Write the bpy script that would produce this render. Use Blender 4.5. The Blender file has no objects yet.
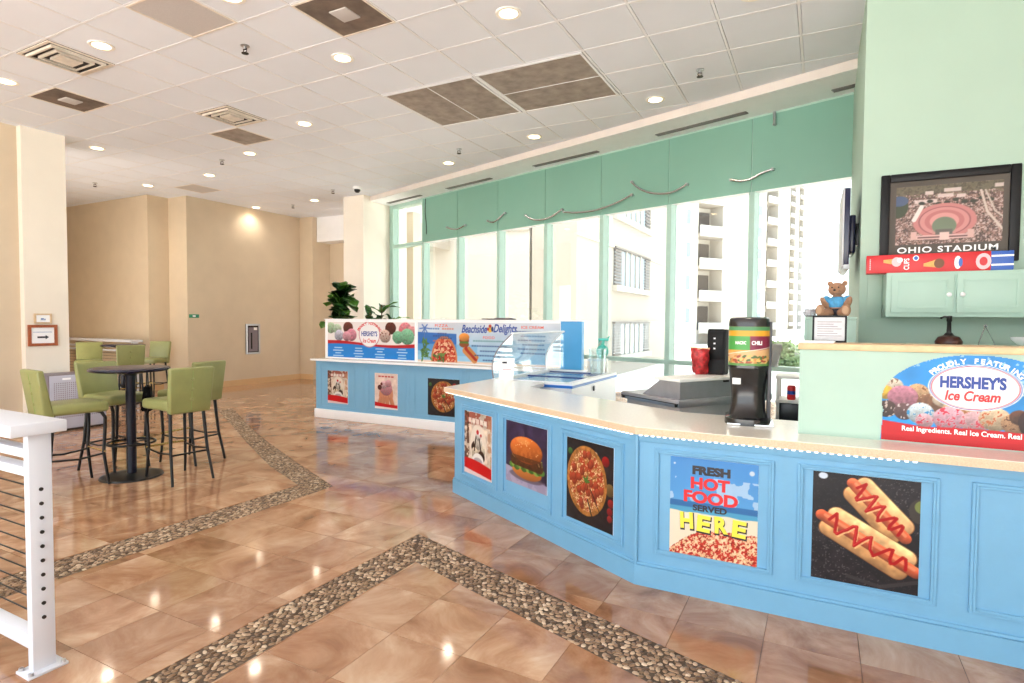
import bpy, bmesh, math, random
import numpy as np
from mathutils import Vector, Matrix

# ------------------------------------------------------------------ camera, world, exposure
SC = bpy.context.scene
COL = SC.collection
HC, CE = 1.53, 4.07
cam_d = bpy.data.cameras.new('camera')
cam = bpy.data.objects.new('camera', cam_d); COL.objects.link(cam)
cam_d.sensor_width = 36.0
cam_d.lens = 586.53 / 1024 * 36.0
cam_d.clip_start = 0.05; cam_d.clip_end = 1000
YAW, PIT, ROLL = 0.4837, 0.03664, 0.0061
_c, _s = math.cos(YAW), math.sin(YAW); _cp, _sp = math.cos(PIT), math.sin(PIT)
_right = Vector((_c, _s, 0)); _fwd = Vector((-_s * _cp, _c * _cp, -_sp)); _up = Vector((-_s * _sp, _c * _sp, _cp))
_r2 = _right * math.cos(ROLL) + _up * math.sin(ROLL)
_u2 = -_right * math.sin(ROLL) + _up * math.cos(ROLL)
cam.matrix_world = Matrix(((_r2.x, _u2.x, -_fwd.x, 0), (_r2.y, _u2.y, -_fwd.y, 0), (_r2.z, _u2.z, -_fwd.z, HC), (0, 0, 0, 1)))
SC.camera = cam

world = bpy.data.worlds.new('overcast_sky'); SC.world = world; world.use_nodes = True
bg = world.node_tree.nodes['Background']
bg.inputs['Color'].default_value = (0.88, 0.95, 1.0, 1); bg.inputs['Strength'].default_value = 2.5
sun_d = bpy.data.lights.new('sun', 'SUN'); sun_d.energy = 14.0; sun_d.angle = math.radians(4); sun_d.color = (1, .95, .88)
sun = bpy.data.objects.new('sun', sun_d); COL.objects.link(sun)
sun.rotation_euler = (0, math.radians(-34), math.radians(2))
vs = SC.view_settings
vs.view_transform = 'Standard'; vs.look = 'None'; vs.exposure = 0.78; vs.gamma = 1.0; vs.use_curve_mapping = False
DOWNLIGHT_W = 17.0
try:
    SC.cycles.max_bounces = 10; SC.cycles.diffuse_bounces = 5; SC.cycles.glossy_bounces = 4
    SC.cycles.transparent_max_bounces = 24; SC.cycles.sample_clamp_indirect = 6.0
    SC.cycles.caustics_reflective = False; SC.cycles.caustics_refractive = False
except Exception:
    pass
random.seed(7)

# ------------------------------------------------------------------ small helpers
def s2l(c):
    return tuple(((v / 255) / 12.92 if v / 255 <= .04045 else ((v / 255 + .055) / 1.055) ** 2.4) for v in c)

def ray(x, y):
    u, v = x - 512, y - 341.5
    a = u * math.cos(ROLL) + v * math.sin(ROLL); b = -u * math.sin(ROLL) + v * math.cos(ROLL)
    return _right * (a / 586.53) + _fwd + _up * (-b / 586.53)

def project(p):
    q = Vector(p) - Vector((0, 0, HC)); d = q.dot(_fwd)
    if d < .05: return None
    return (512 + 586.53 * q.dot(_r2) / d, 341.5 - 586.53 * q.dot(_u2) / d)

M = {}
def mat(name, rgb, rough=.5, metal=0., spec=.5, var=0., scale=8., bump=0., bscale=40., emit=None, estr=0., coat=0., rand=0., alpha=1.):
    """principled material; var = procedural noise variation of the colour, bump = fine noise relief"""
    m = bpy.data.materials.new(name); m.use_nodes = True
    nt = m.node_tree; b = nt.nodes['Principled BSDF']; L = nt.links
    c = s2l(rgb)
    b.inputs['Base Color'].default_value = (*c, 1); b.inputs['Roughness'].default_value = rough
    b.inputs['Metallic'].default_value = metal; b.inputs['Specular IOR Level'].default_value = spec
    if coat: b.inputs['Coat Weight'].default_value = coat; b.inputs['Coat Roughness'].default_value = .05
    if emit: b.inputs['Emission Color'].default_value = (*s2l(emit), 1); b.inputs['Emission Strength'].default_value = estr
    geo = None
    if var or bump or rand:
        geo = nt.nodes.new('ShaderNodeNewGeometry')
    if var or rand:
        n = nt.nodes.new('ShaderNodeTexNoise'); n.inputs['Scale'].default_value = scale; n.inputs['Detail'].default_value = 5
        L.new(geo.outputs['Position'], n.inputs['Vector'])
        mr = nt.nodes.new('ShaderNodeMapRange'); mr.inputs['From Min'].default_value = .3; mr.inputs['From Max'].default_value = .7
        mr.inputs['To Min'].default_value = 1 - var; mr.inputs['To Max'].default_value = 1 + var
        L.new(n.outputs['Fac'], mr.inputs['Value'])
        out = mr.outputs['Result']
        if rand:
            oi = nt.nodes.new('ShaderNodeObjectInfo'); m2 = nt.nodes.new('ShaderNodeMapRange')
            m2.inputs['To Min'].default_value = 1 - rand; m2.inputs['To Max'].default_value = 1 + rand
            L.new(oi.outputs['Random'], m2.inputs['Value'])
            mu = nt.nodes.new('ShaderNodeMath'); mu.operation = 'MULTIPLY'
            L.new(out, mu.inputs[0]); L.new(m2.outputs['Result'], mu.inputs[1]); out = mu.outputs[0]
        hs = nt.nodes.new('ShaderNodeHueSaturation'); hs.inputs['Color'].default_value = (*c, 1)
        L.new(out, hs.inputs['Value']); L.new(hs.outputs['Color'], b.inputs['Base Color'])
    if bump:
        n2 = nt.nodes.new('ShaderNodeTexNoise'); n2.inputs['Scale'].default_value = bscale; n2.inputs['Detail'].default_value = 3
        L.new(geo.outputs['Position'], n2.inputs['Vector'])
        bp = nt.nodes.new('ShaderNodeBump'); bp.inputs['Strength'].default_value = bump; bp.inputs['Distance'].default_value = .01
        L.new(n2.outputs['Fac'], bp.inputs['Height']); L.new(bp.outputs['Normal'], b.inputs['Normal'])
    M[name] = m
    return m

def glass_mat(name, tint, gloss=.06, rough=0., gl=(1, 1, 1)):
    m = bpy.data.materials.new(name); m.use_nodes = True; nt = m.node_tree; nt.nodes.clear()
    o = nt.nodes.new('ShaderNodeOutputMaterial'); t = nt.nodes.new('ShaderNodeBsdfTransparent'); g = nt.nodes.new('ShaderNodeBsdfGlossy')
    t.inputs['Color'].default_value = (*tint, 1); g.inputs['Roughness'].default_value = rough; g.inputs['Color'].default_value = (*gl, 1)
    mx = nt.nodes.new('ShaderNodeMixShader')
    lw = nt.nodes.new('ShaderNodeLayerWeight'); lw.inputs['Blend'].default_value = .18
    ma = nt.nodes.new('ShaderNodeMath'); ma.operation = 'MULTIPLY_ADD'; ma.inputs[1].default_value = .5; ma.inputs[2].default_value = gloss
    nt.links.new(lw.outputs['Facing'], ma.inputs[0]); nt.links.new(ma.outputs[0], mx.inputs['Fac'])
    nt.links.new(t.outputs[0], mx.inputs[1]); nt.links.new(g.outputs[0], mx.inputs[2]); nt.links.new(mx.outputs[0], o.inputs['Surface'])
    M[name] = m
    return m

def print_mat():
    m = bpy.data.materials.new('printed_sheet'); m.use_nodes = True; nt = m.node_tree; b = nt.nodes['Principled BSDF']
    a = nt.nodes.new('ShaderNodeAttribute'); a.attribute_name = 'print'
    nt.links.new(a.outputs['Color'], b.inputs['Base Color']); b.inputs['Roughness'].default_value = .32
    b.inputs['Specular IOR Level'].default_value = .35
    M['print'] = m
print_mat()

def obj(name, bm, m=None, parent=None, smooth=None, loc=None, rotz=None):
    me = bpy.data.meshes.new(name)
    bmesh.ops.recalc_face_normals(bm, faces=bm.faces[:])
    bm.to_mesh(me); bm.free()
    return mobj(name, me, m, parent, smooth, loc, rotz)

def mobj(name, me, m=None, parent=None, smooth=None, loc=None, rotz=None):
    if m is not None and not me.materials: me.materials.append(M[m] if isinstance(m, str) else m)
    if smooth is not None:
        me.polygons.foreach_set('use_smooth', [True] * len(me.polygons)); me.set_sharp_from_angle(angle=math.radians(smooth))
    o = bpy.data.objects.new(name, me); COL.objects.link(o)
    if parent: o.parent = parent
    if loc: o.location = loc
    if rotz is not None: o.rotation_euler = (0, 0, rotz)
    return o

def tag(o, label, cat, group=None, kind=None):
    o['label'] = label; o['category'] = cat
    if group: o['group'] = group
    if kind: o['kind'] = kind
    return o

def thing(name, label, cat, loc=(0, 0, 0), rotz=0., group=None):
    o = bpy.data.objects.new(name, None); o.empty_display_size = .1; COL.objects.link(o)
    o.location = loc; o.rotation_euler = (0, 0, rotz)
    return tag(o, label, cat, group)

def struct(name, bm, m, parent=None, smooth=None, label=None, cat=None):
    o = obj(name, bm, m, parent, smooth)
    if parent is None:
        o['kind'] = 'structure'
        if label: o['label'] = label
        if cat: o['category'] = cat
    return o

def sroot(name, label=None, cat=None):
    o = bpy.data.objects.new(name, None); COL.objects.link(o); o['kind'] = 'structure'
    if label: o['label'] = label
    if cat: o['category'] = cat
    return o

def dup(root, loc, rotz, label, group=None):
    r = root.copy(); COL.objects.link(r); r.location = loc; r.rotation_euler = (0, 0, rotz); r['label'] = label
    if group: r['group'] = group
    for ch in list(root.children):
        c = ch.copy(); COL.objects.link(c); c.parent = r
        for g in ch.children:
            d = g.copy(); COL.objects.link(d); d.parent = c
    return r

def B(): return bmesh.new()

def box(bm, x0, x1, y0, y1, z0, z1, bev=0., seg=2, mx=None):
    r = bmesh.ops.create_cube(bm, size=1)
    vs_ = r['verts']
    for v in vs_:
        v.co = Vector((x0 + (v.co.x + .5) * (x1 - x0), y0 + (v.co.y + .5) * (y1 - y0), z0 + (v.co.z + .5) * (z1 - z0)))
    if bev:
        es = list({e for v in vs_ for e in v.link_edges})
        rr = bmesh.ops.bevel(bm, geom=es, offset=bev, segments=seg, affect='EDGES', profile=.5)
        vs_ = list({v for f in rr['faces'] for v in f.verts} | {v for v in vs_ if v.is_valid})
    if mx is not None:
        for v in vs_: v.co = mx @ v.co
    return vs_

def frame_xz(bm, x0, x1, z0, z1, w, y0, y1, bev=0., seg=2):
    box(bm, x0, x0 + w, y0, y1, z0, z1, bev, seg); box(bm, x1 - w, x1, y0, y1, z0, z1, bev, seg)
    box(bm, x0 + w, x1 - w, y0, y1, z0, z0 + w, bev, seg); box(bm, x0 + w, x1 - w, y0, y1, z1 - w, z1, bev, seg)

def frame_xy(bm, x0, x1, y0, y1, w, z0, z1):
    box(bm, x0, x0 + w, y0, y1, z0, z1); box(bm, x1 - w, x1, y0, y1, z0, z1)
    box(bm, x0 + w, x1 - w, y0, y0 + w, z0, z1); box(bm, x0 + w, x1 - w, y1 - w, y1, z0, z1)

def obox(name, x0, x1, y0, y1, z0, z1, m, parent=None, bev=0., seg=2, smooth=None):
    bm = B(); box(bm, x0, x1, y0, y1, z0, z1, bev, seg)
    return obj(name, bm, m, parent, smooth if smooth is not None else (40 if bev else None))

def ring_pts(c, ax, r, n, ry=None, ref=None):
    ax = Vector(ax).normalized()
    ref = Vector(ref) if ref is not None else (Vector((0, 0, 1)) if abs(ax.z) < .95 else Vector((1, 0, 0)))
    u = ax.cross(ref).normalized(); v = u.cross(ax).normalized()
    return [Vector(c) + u * (r * math.cos(2 * math.pi * i / n)) + v * ((ry or r) * math.sin(2 * math.pi * i / n)) for i in range(n)]

def tube(bm, pts, r, n=8, cap=True, closed=False, flat=1.):
    pts = [Vector(p) for p in pts]; N = len(pts)
    rs = r if isinstance(r, (list, tuple)) else [r] * N
    rings = []
    for i, p in enumerate(pts):
        a = pts[(i - 1) % N] if (closed or i) else p
        b = pts[(i + 1) % N] if (closed or i < N - 1) else p
        t = (b - a)
        rings.append([bm.verts.new(q) for q in ring_pts(p, t, rs[i], n, rs[i] * flat)])
    for i in range(N if closed else N - 1):
        A, Bq = rings[i], rings[(i + 1) % N]
        for k in range(n):
            bm.faces.new((A[k], A[(k + 1) % n], Bq[(k + 1) % n], Bq[k]))
    if cap and not closed:
        bm.faces.new(rings[0][::-1]); bm.faces.new(rings[-1])

def lathe(bm, prof, n=32, c=(0, 0, 0), sx=1., sy=1.):
    rings = []
    for r, z in prof:
        if r < 1e-6: rings.append([bm.verts.new((c[0], c[1], c[2] + z))])
        else: rings.append([bm.verts.new((c[0] + sx * r * math.cos(2 * math.pi * k / n), c[1] + sy * r * math.sin(2 * math.pi * k / n), c[2] + z)) for k in range(n)])
    for A, Bq in zip(rings, rings[1:]):
        for k in range(n):
            a = [A[k % len(A)], A[(k + 1) % len(A)], Bq[(k + 1) % len(Bq)], Bq[k % len(Bq)]]
            f = []
            for v in a:
                if v not in f: f.append(v)
            if len(f) > 2: bm.faces.new(f)

def prism(bm, poly, z0, z1):
    lo = [bm.verts.new((p[0], p[1], z0)) for p in poly]; hi = [bm.verts.new((p[0], p[1], z1)) for p in poly]
    n = len(poly)
    bm.faces.new(lo[::-1]); bm.faces.new(hi)
    for i in range(n): bm.faces.new((lo[i], lo[(i + 1) % n], hi[(i + 1) % n], hi[i]))

def xprism(bm, poly, x0, x1):
    """polygon in (y,z) extruded along x"""
    lo = [bm.verts.new((x0, p[0], p[1])) for p in poly]; hi = [bm.verts.new((x1, p[0], p[1])) for p in poly]
    n = len(poly)
    bm.faces.new(lo[::-1]); bm.faces.new(hi)
    for i in range(n): bm.faces.new((lo[i], lo[(i + 1) % n], hi[(i + 1) % n], hi[i]))

def ell(bm, c, r, rot=(0, 0, 0), u=16, v=10):
    from mathutils import Euler
    mx = Matrix.Translation(c) @ Euler(rot).to_matrix().to_4x4() @ Matrix.Diagonal((*r, 1))
    bmesh.ops.create_uvsphere(bm, u_segments=u, v_segments=v, radius=1, matrix=mx)

def clip_half(poly, a, b, c):
    """keep the part of convex poly with a*x+b*y <= c"""
    out = []
    for i in range(len(poly)):
        p, q = poly[i], poly[(i + 1) % len(poly)]
        dp, dq = a * p[0] + b * p[1] - c, a * q[0] + b * q[1] - c
        if dp <= 0: out.append(p)
        if (dp < 0 < dq) or (dq < 0 < dp):
            t = dp / (dp - dq); out.append((p[0] + t * (q[0] - p[0]), p[1] + t * (q[1] - p[1])))
    return out

def parea(p):
    return .5 * sum(p[i][0] * p[(i + 1) % len(p)][1] - p[(i + 1) % len(p)][0] * p[i][1] for i in range(len(p))) if len(p) > 2 else 0.

def subtract(poly, conv):
    """convex poly minus convex ccw polygon -> list of convex pieces"""
    if abs(parea(poly)) < 1e-7: return []
    out, rest = [], poly
    for i in range(len(conv)):
        p, q = conv[i], conv[(i + 1) % len(conv)]
        a, b = q[1] - p[1], -(q[0] - p[0]); c = a * p[0] + b * p[1]      # outside: a x + b y > c
        o = clip_half(rest, -a, -b, -c)
        if abs(parea(o)) > 1e-6: out.append(o)
        rest = clip_half(rest, a, b, c)
        if abs(parea(rest)) < 1e-7: return out
    return out

def screen_area(poly, z):
    pts = []
    for p in poly:
        q = project((p[0], p[1], z))
        if q is None: return 0.
        pts.append(q)
    cx = sum(p[0] for p in pts) / len(pts); cy = sum(p[1] for p in pts) / len(pts)
    if not (-25 < cx < 1049 and -25 < cy < 708): return 0.
    return abs(parea(pts))

# text as a flat mesh, centred at the origin in the x-z plane, facing -y
def text_mesh(body, size, bold=0., shear=0., width=None, depth=.0006, space=1.):
    cu = bpy.data.curves.new('lettering', 'FONT'); cu.body = body; cu.size = size; cu.offset = bold; cu.shear = shear
    cu.extrude = depth / 2; cu.align_x = 'CENTER'; cu.align_y = 'CENTER'; cu.space_character = space; cu.resolution_u = 4
    t = bpy.data.objects.new('lettering', cu); COL.objects.link(t)
    me = bpy.data.meshes.new_from_object(t.evaluated_get(bpy.context.evaluated_depsgraph_get()))
    bpy.data.objects.remove(t); bpy.data.curves.remove(cu)
    n = len(me.vertices); co = np.empty(n * 3, np.float32); me.vertices.foreach_get('co', co); co = co.reshape(-1, 3)
    if n:
        c = (co.min(0) + co.max(0)) / 2; co -= c
        if width: co[:, 0] *= width / max(1e-6, co[:, 0].max() - co[:, 0].min())
        co = np.stack([co[:, 0], -co[:, 2], co[:, 1]], 1)
        me.vertices.foreach_set('co', co.astype(np.float32).ravel()); me.update()
    return me

def lettering(body, size, m, parent, x, y, z, bold=0., shear=0., width=None, rot=0., name='lettering', space=1.):
    me = text_mesh(body, size, bold, shear, width, space=space)
    o = mobj(name, me, m, parent); o.location = (x, y, z); o.rotation_euler = (0, rot, 0)
    return o

# ------------------------------------------------------------------ printed pictures: colour per vertex of a fine grid
class Cv:
    def __init__(s, w, h, nx):
        s.w, s.h = w, h; s.nx = nx; s.ny = max(2, int(round(nx * h / w)))
        s.X, s.Y = np.meshgrid(np.linspace(0, 1, s.nx + 1), np.linspace(0, h / w, s.ny + 1)); s.asp = h / w
        s.c = np.ones((s.ny + 1, s.nx + 1, 3)); s.rng = np.random.default_rng(int(w * 1000 + nx))
        s.alpha = np.ones_like(s.X)
    def noise(s, k, seed=0):
        rng = np.random.default_rng(seed + 11); n = 64; g = rng.random((n, n)); out = np.zeros_like(s.X); amp = .5
        for o in range(3):
            x, y = s.X * k * 2 ** o + 3.1 * o, s.Y * k * 2 ** o + 1.7 * o
            xi, yi = np.floor(x).astype(int), np.floor(y).astype(int); fx, fy = x - xi, y - yi
            fx = fx * fx * (3 - 2 * fx); fy = fy * fy * (3 - 2 * fy)
            a, b_, c_, d = g[yi % n, xi % n], g[yi % n, (xi + 1) % n], g[(yi + 1) % n, xi % n], g[(yi + 1) % n, (xi + 1) % n]
            out += amp * ((a * (1 - fx) + b_ * fx) * (1 - fy) + (c_ * (1 - fx) + d * fx) * fy); amp *= .5
        return out / .875
    def put(s, m, col, a=1.):
        m = np.clip(m, 0, 1) * a
        col = np.array(col, float) / 255 if not (isinstance(col, np.ndarray) and col.ndim == 3) else col
        s.c = s.c * (1 - m[..., None]) + col * m[..., None]
    def soft(s, d): return np.clip(.5 - d * s.nx, 0, 1)          # signed distance (in widths) -> mask
    def el(s, cx, cy, rx, ry, rot=0.):
        x, y = s.X - cx, s.Y - cy; c, n = math.cos(rot), math.sin(rot)
        u, v = (x * c + y * n) / rx, (-x * n + y * c) / ry
        return np.sqrt(u * u + v * v), u, v
    def ell(s, cx, cy, rx, ry, col, rot=0., a=1., shade=0.):
        r, u, v = s.el(cx, cy, rx, ry, rot); m = s.soft((r - 1) * min(rx, ry))
        if shade:
            cc = np.array(col, float) / 255 * (1 + shade * (v * .7 - u * .3))[..., None]; s.put(m, np.clip(cc, 0, 1.0), a)
        else: s.put(m, col, a)
        return m
    def cap(s, x0, y0, x1, y1, r, col, a=1., shade=0., nz=0., k=30):
        dx, dy = x1 - x0, y1 - y0; L2 = dx * dx + dy * dy + 1e-9
        t = np.clip(((s.X - x0) * dx + (s.Y - y0) * dy) / L2, 0, 1)
        ex, ey = s.X - x0 - t * dx, s.Y - y0 - t * dy; d = np.sqrt(ex * ex + ey * ey); m = s.soft(d - r)
        f = 1.0
        if shade: f = 1 + shade * (ey / r)
        if nz: f = f * (1 + nz * (s.noise(k, 5) - .5))
        cc = np.array(col, float) / 255 * (f[..., None] if not np.isscalar(f) else f)
        s.put(m, np.clip(np.broadcast_to(cc, s.c.shape), 0, 1).copy(), a)
    def line(s, pts, r, col, a=1.):
        for p, q in zip(pts, pts[1:]): s.cap(*p, *q, r, col, a)
    def rect(s, x0, y0, x1, y1, col, a=1.):
        s.put(s.soft(np.maximum(np.maximum(x0 - s.X, s.X - x1), np.maximum(y0 - s.Y, s.Y - y1))), col, a)
    def below(s, f, col, a=1.): s.put(s.soft(s.Y - f), col, a)
    def mesh(s, name, fn=None):
        X, Y = s.X * s.w, s.Y * s.w
        co = np.stack([X - s.w / 2, np.zeros_like(X), Y], -1).reshape(-1, 3) if fn is None else fn(X, Y).reshape(-1, 3)
        nx, ny = s.nx, s.ny
        i = (np.arange(ny)[:, None] * (nx + 1) + np.arange(nx)[None]).ravel()
        keep = s.alpha[:-1, :-1].ravel() > .5
        i = i[keep]
        F = np.stack([i, i + 1, i + nx + 2, i + nx + 1], 1).astype(np.int32)
        me = bpy.data.meshes.new(name)
        me.vertices.add(len(co)); me.vertices.foreach_set('co', co.astype(np.float32).ravel())
        me.loops.add(F.size); me.loops.foreach_set('vertex_index', F.ravel())
        me.polygons.add(len(F)); me.polygons.foreach_set('loop_start', np.arange(0, F.size, 4, dtype=np.int32))
        me.update(calc_edges=True)
        at = me.color_attributes.new('print', 'FLOAT_COLOR', 'POINT')
        c = np.clip(s.c, 0, 1) ** 1.12 * .93; lin = np.where(c <= .04045, c / 12.92, ((c + .055) / 1.055) ** 2.4)
        at.data.foreach_set('color', np.concatenate([lin, np.ones(lin.shape[:2] + (1,))], -1).astype(np.float32).ravel())
        me.materials.append(M['print'])
        return me
# ------------------------------------------------------------------ materials
mat('beige_wall', (212, 195, 170), .75, var=.03, scale=3, bump=.05, bscale=120)
mat('cream_wall', (236, 227, 213), .7, var=.02, scale=3, bump=.04, bscale=120)
mat('mint_wall', (170, 194, 178), .6, var=.02, scale=2, bump=.03, bscale=90)
mat('mint_paint', (170, 198, 184), .45, var=.02, scale=6)
mat('white_paint', (246, 246, 248), .45, var=.015, scale=6)
mat('soffit_white', (246, 247, 248), .8, var=.02, scale=5)
mat('fascia', (226, 216, 208), .8, var=.05, scale=4)
mat('ceiling_tile', (234, 238, 247), .9, var=.015, scale=2, bump=.12, bscale=260, rand=.02)
mat('ceiling_grid', (234, 234, 238), .5)
mat('baseboard', (214, 178, 132), .6, var=.03)
mat('spandrel', (126, 172, 154), .38, var=.05, scale=.8, coat=.1)
mat('mullion', (174, 204, 192), .35, var=.02)
mat('grout', (120, 92, 72), .8)
mat('mortar', (88, 72, 58), .8, var=.1, scale=60)
mat('dark_slot', (40, 34, 30), .7)
mat('grey_slot', (120, 118, 116), .6)
mat('steel', (188, 190, 194), .28, metal=.9, var=.03, scale=20)
mat('chrome', (210, 212, 214), .15, metal=1.)
mat('black_metal', (12, 12, 13), .4, spec=.4)
mat('black_plastic', (24, 22, 22), .28)
glass_mat('window_glass', (.87, .90, .89), .03)
glass_mat('clear_glass', (.93, .97, .97), .07)

def floor_material():
    m = bpy.data.materials.new('travertine'); m.use_nodes = True; nt = m.node_tree; L = nt.links; b = nt.nodes['Principled BSDF']
    geo = nt.nodes.new('ShaderNodeNewGeometry')
    sn = nt.nodes.new('ShaderNodeVectorMath'); sn.operation = 'SUBTRACT'; sn.inputs[1].default_value = (-1.012, 1.812, 0)
    dv = nt.nodes.new('ShaderNodeVectorMath'); dv.operation = 'DIVIDE'; dv.inputs[1].default_value = (.402, .4, 1)
    fl = nt.nodes.new('ShaderNodeVectorMath'); fl.operation = 'FLOOR'
    L.new(geo.outputs['Position'], sn.inputs[0]); L.new(sn.outputs[0], dv.inputs[0]); L.new(dv.outputs[0], fl.inputs[0])
    fz = nt.nodes.new('ShaderNodeVectorMath'); fz.operation = 'MULTIPLY'; fz.inputs[1].default_value = (1, 1, 0); L.new(fl.outputs[0], fz.inputs[0])
    wn = nt.nodes.new('ShaderNodeTexWhiteNoise'); wn.noise_dimensions = '3D'; L.new(fz.outputs[0], wn.inputs['Vector'])
    sc = nt.nodes.new('ShaderNodeVectorMath'); sc.operation = 'SCALE'; sc.inputs['Scale'].default_value = 37.; L.new(wn.outputs['Color'], sc.inputs[0])
    ad = nt.nodes.new('ShaderNodeVectorMath'); ad.operation = 'ADD'; L.new(geo.outputs['Position'], ad.inputs[0]); L.new(sc.outputs[0], ad.inputs[1])
    n1 = nt.nodes.new('ShaderNodeTexNoise'); n1.inputs['Scale'].default_value = 2.6; n1.inputs['Detail'].default_value = 8; n1.inputs['Roughness'].default_value = .62; n1.inputs['Distortion'].default_value = .7
    L.new(ad.outputs[0], n1.inputs['Vector'])
    cr = nt.nodes.new('ShaderNodeValToRGB'); e = cr.color_ramp.elements
    stops = [(.26, (124, 86, 60)), (.41, (162, 118, 88)), (.52, (182, 140, 109)), (.62, (198, 162, 132)), (.76, (218, 192, 166))]
    e[0].position = stops[0][0]; e[0].color = (*s2l(stops[0][1]), 1); e[1].position = stops[-1][0]; e[1].color = (*s2l(stops[-1][1]), 1)
    for p, c in stops[1:-1]:
        q = e.new(p); q.color = (*s2l(c), 1)
    L.new(n1.outputs['Fac'], cr.inputs['Fac'])
    hs = nt.nodes.new('ShaderNodeHueSaturation'); L.new(cr.outputs['Color'], hs.inputs['Color'])
    mr = nt.nodes.new('ShaderNodeMapRange'); mr.inputs['To Min'].default_value = .88; mr.inputs['To Max'].default_value = 1.08
    L.new(wn.outputs['Value'], mr.inputs['Value']); L.new(mr.outputs['Result'], hs.inputs['Value'])
    L.new(hs.outputs['Color'], b.inputs['Base Color'])
    n3 = nt.nodes.new('ShaderNodeTexNoise'); n3.inputs['Scale'].default_value = 9; L.new(geo.outputs['Position'], n3.inputs['Vector'])
    r2 = nt.nodes.new('ShaderNodeMapRange'); r2.inputs['To Min'].default_value = .03; r2.inputs['To Max'].default_value = .12
    L.new(n3.outputs['Fac'], r2.inputs['Value']); L.new(r2.outputs['Result'], b.inputs['Roughness'])
    b.inputs['Specular IOR Level'].default_value = .6
    M['travertine'] = m
floor_material()

def pebble_material():
    m = bpy.data.materials.new('pebble'); m.use_nodes = True; nt = m.node_tree; L = nt.links; b = nt.nodes['Principled BSDF']
    geo = nt.nodes.new('ShaderNodeNewGeometry'); cr = nt.nodes.new('ShaderNodeValToRGB'); e = cr.color_ramp.elements
    st = [(0, (92, 68, 48)), (.3, (132, 104, 78)), (.6, (160, 130, 102)), (.85, (186, 160, 132)), (1, (214, 194, 168))]
    e[0].color = (*s2l(st[0][1]), 1); e[1].color = (*s2l(st[-1][1]), 1)
    for p, c in st[1:-1]:
        q = e.new(p); q.color = (*s2l(c), 1)
    L.new(geo.outputs['Random Per Island'], cr.inputs['Fac']); L.new(cr.outputs['Color'], b.inputs['Base Color'])
    b.inputs['Roughness'].default_value = .35
    M['pebble'] = m
pebble_material()

# ------------------------------------------------------------------ floor
TH = math.radians(-18.2); EX, EY = math.cos(TH), math.sin(TH)
def along(p, t): return (p[0] + EX * t, p[1] + EY * t)
oc, ic = (-2.505, 3.353), (-2.23, 2.955)
STRIPS = [[(-2.505, -1.2), (-2.23, -1.2), ic, oc], [ic, along(ic, 4.6), along(oc, 4.6), oc],
          [(-4.22, -1.2), (-3.91, -1.2), (-3.91, 3.945), (-4.22, 3.82)]]
so = [(-3.91, 3.945), (-4.855, 4.40), (-6.173, 5.06), (-7.42, 5.75), (-8.85, 6.605)]
si = [(-4.22, 3.82), (-4.99, 4.16), (-6.05, 4.74), (-7.29, 5.45), (-8.84, 6.33)]
for k in range(4): STRIPS.append([si[k], so[k], so[k + 1], si[k + 1]])
FP = [(-10.4, -4.3), (4.7, -4.3), (4.7, 12), (-17.1, 12), (-17.1, 3.2), (-10.4, 3.2)]           # outline of floor and ceiling
STRIPS = [s if parea(s) > 0 else s[::-1] for s in STRIPS]

bm = B(); prism(bm, FP, -.12, -.005); floor = obj('floor', bm, 'grout'); floor['kind'] = 'structure'
floor['label'] = 'polished tan marble tile floor'
cells = []
for i in range(-40, 14):
    for j in range(-15, 26):
        x0, y0 = -1.012 + .402 * i, 1.812 + .4 * j; g = .0014
        if x0 < -10.3 and y0 < 3.2: continue
        p = [(x0 + g, y0 + g), (x0 + .402 - g, y0 + g), (x0 + .402 - g, y0 + .4 - g), (x0 + g, y0 + .4 - g)]
        pcs = [p]
        for s in STRIPS:
            if max(q[0] for q in s) < x0 - .01 or min(q[0] for q in s) > x0 + .42 or max(q[1] for q in s) < y0 - .01 or min(q[1] for q in s) > y0 + .42: continue
            pcs = [r for q in pcs for r in subtract(q, s)]
        if pcs: cells.append((sum(screen_area(q, 0) for q in pcs), pcs))
cells.sort(key=lambda t: -t[0])
def slab_bm(pieces, bm, z0, z1):
    for q in pieces:
        if parea(q) < 0: q = q[::-1]
        hi = [bm.verts.new((p[0], p[1], z1)) for p in q]; lo = [bm.verts.new((p[0], p[1], z0)) for p in q]
        bm.faces.new(hi)
        for k in range(len(q)): bm.faces.new((lo[k], lo[(k + 1) % len(q)], hi[(k + 1) % len(q)], hi[k]))
for a, pcs in cells[:298]:
    bm = B(); slab_bm(pcs, bm, -.005, 0); obj('floor_tile', bm, 'travertine', floor)
bm = B()
for a, pcs in cells[298:]: slab_bm(pcs, bm, -.005, 0)
f2 = obj('tile_field', bm, 'travertine', floor); f2['kind'] = 'stuff'

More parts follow.
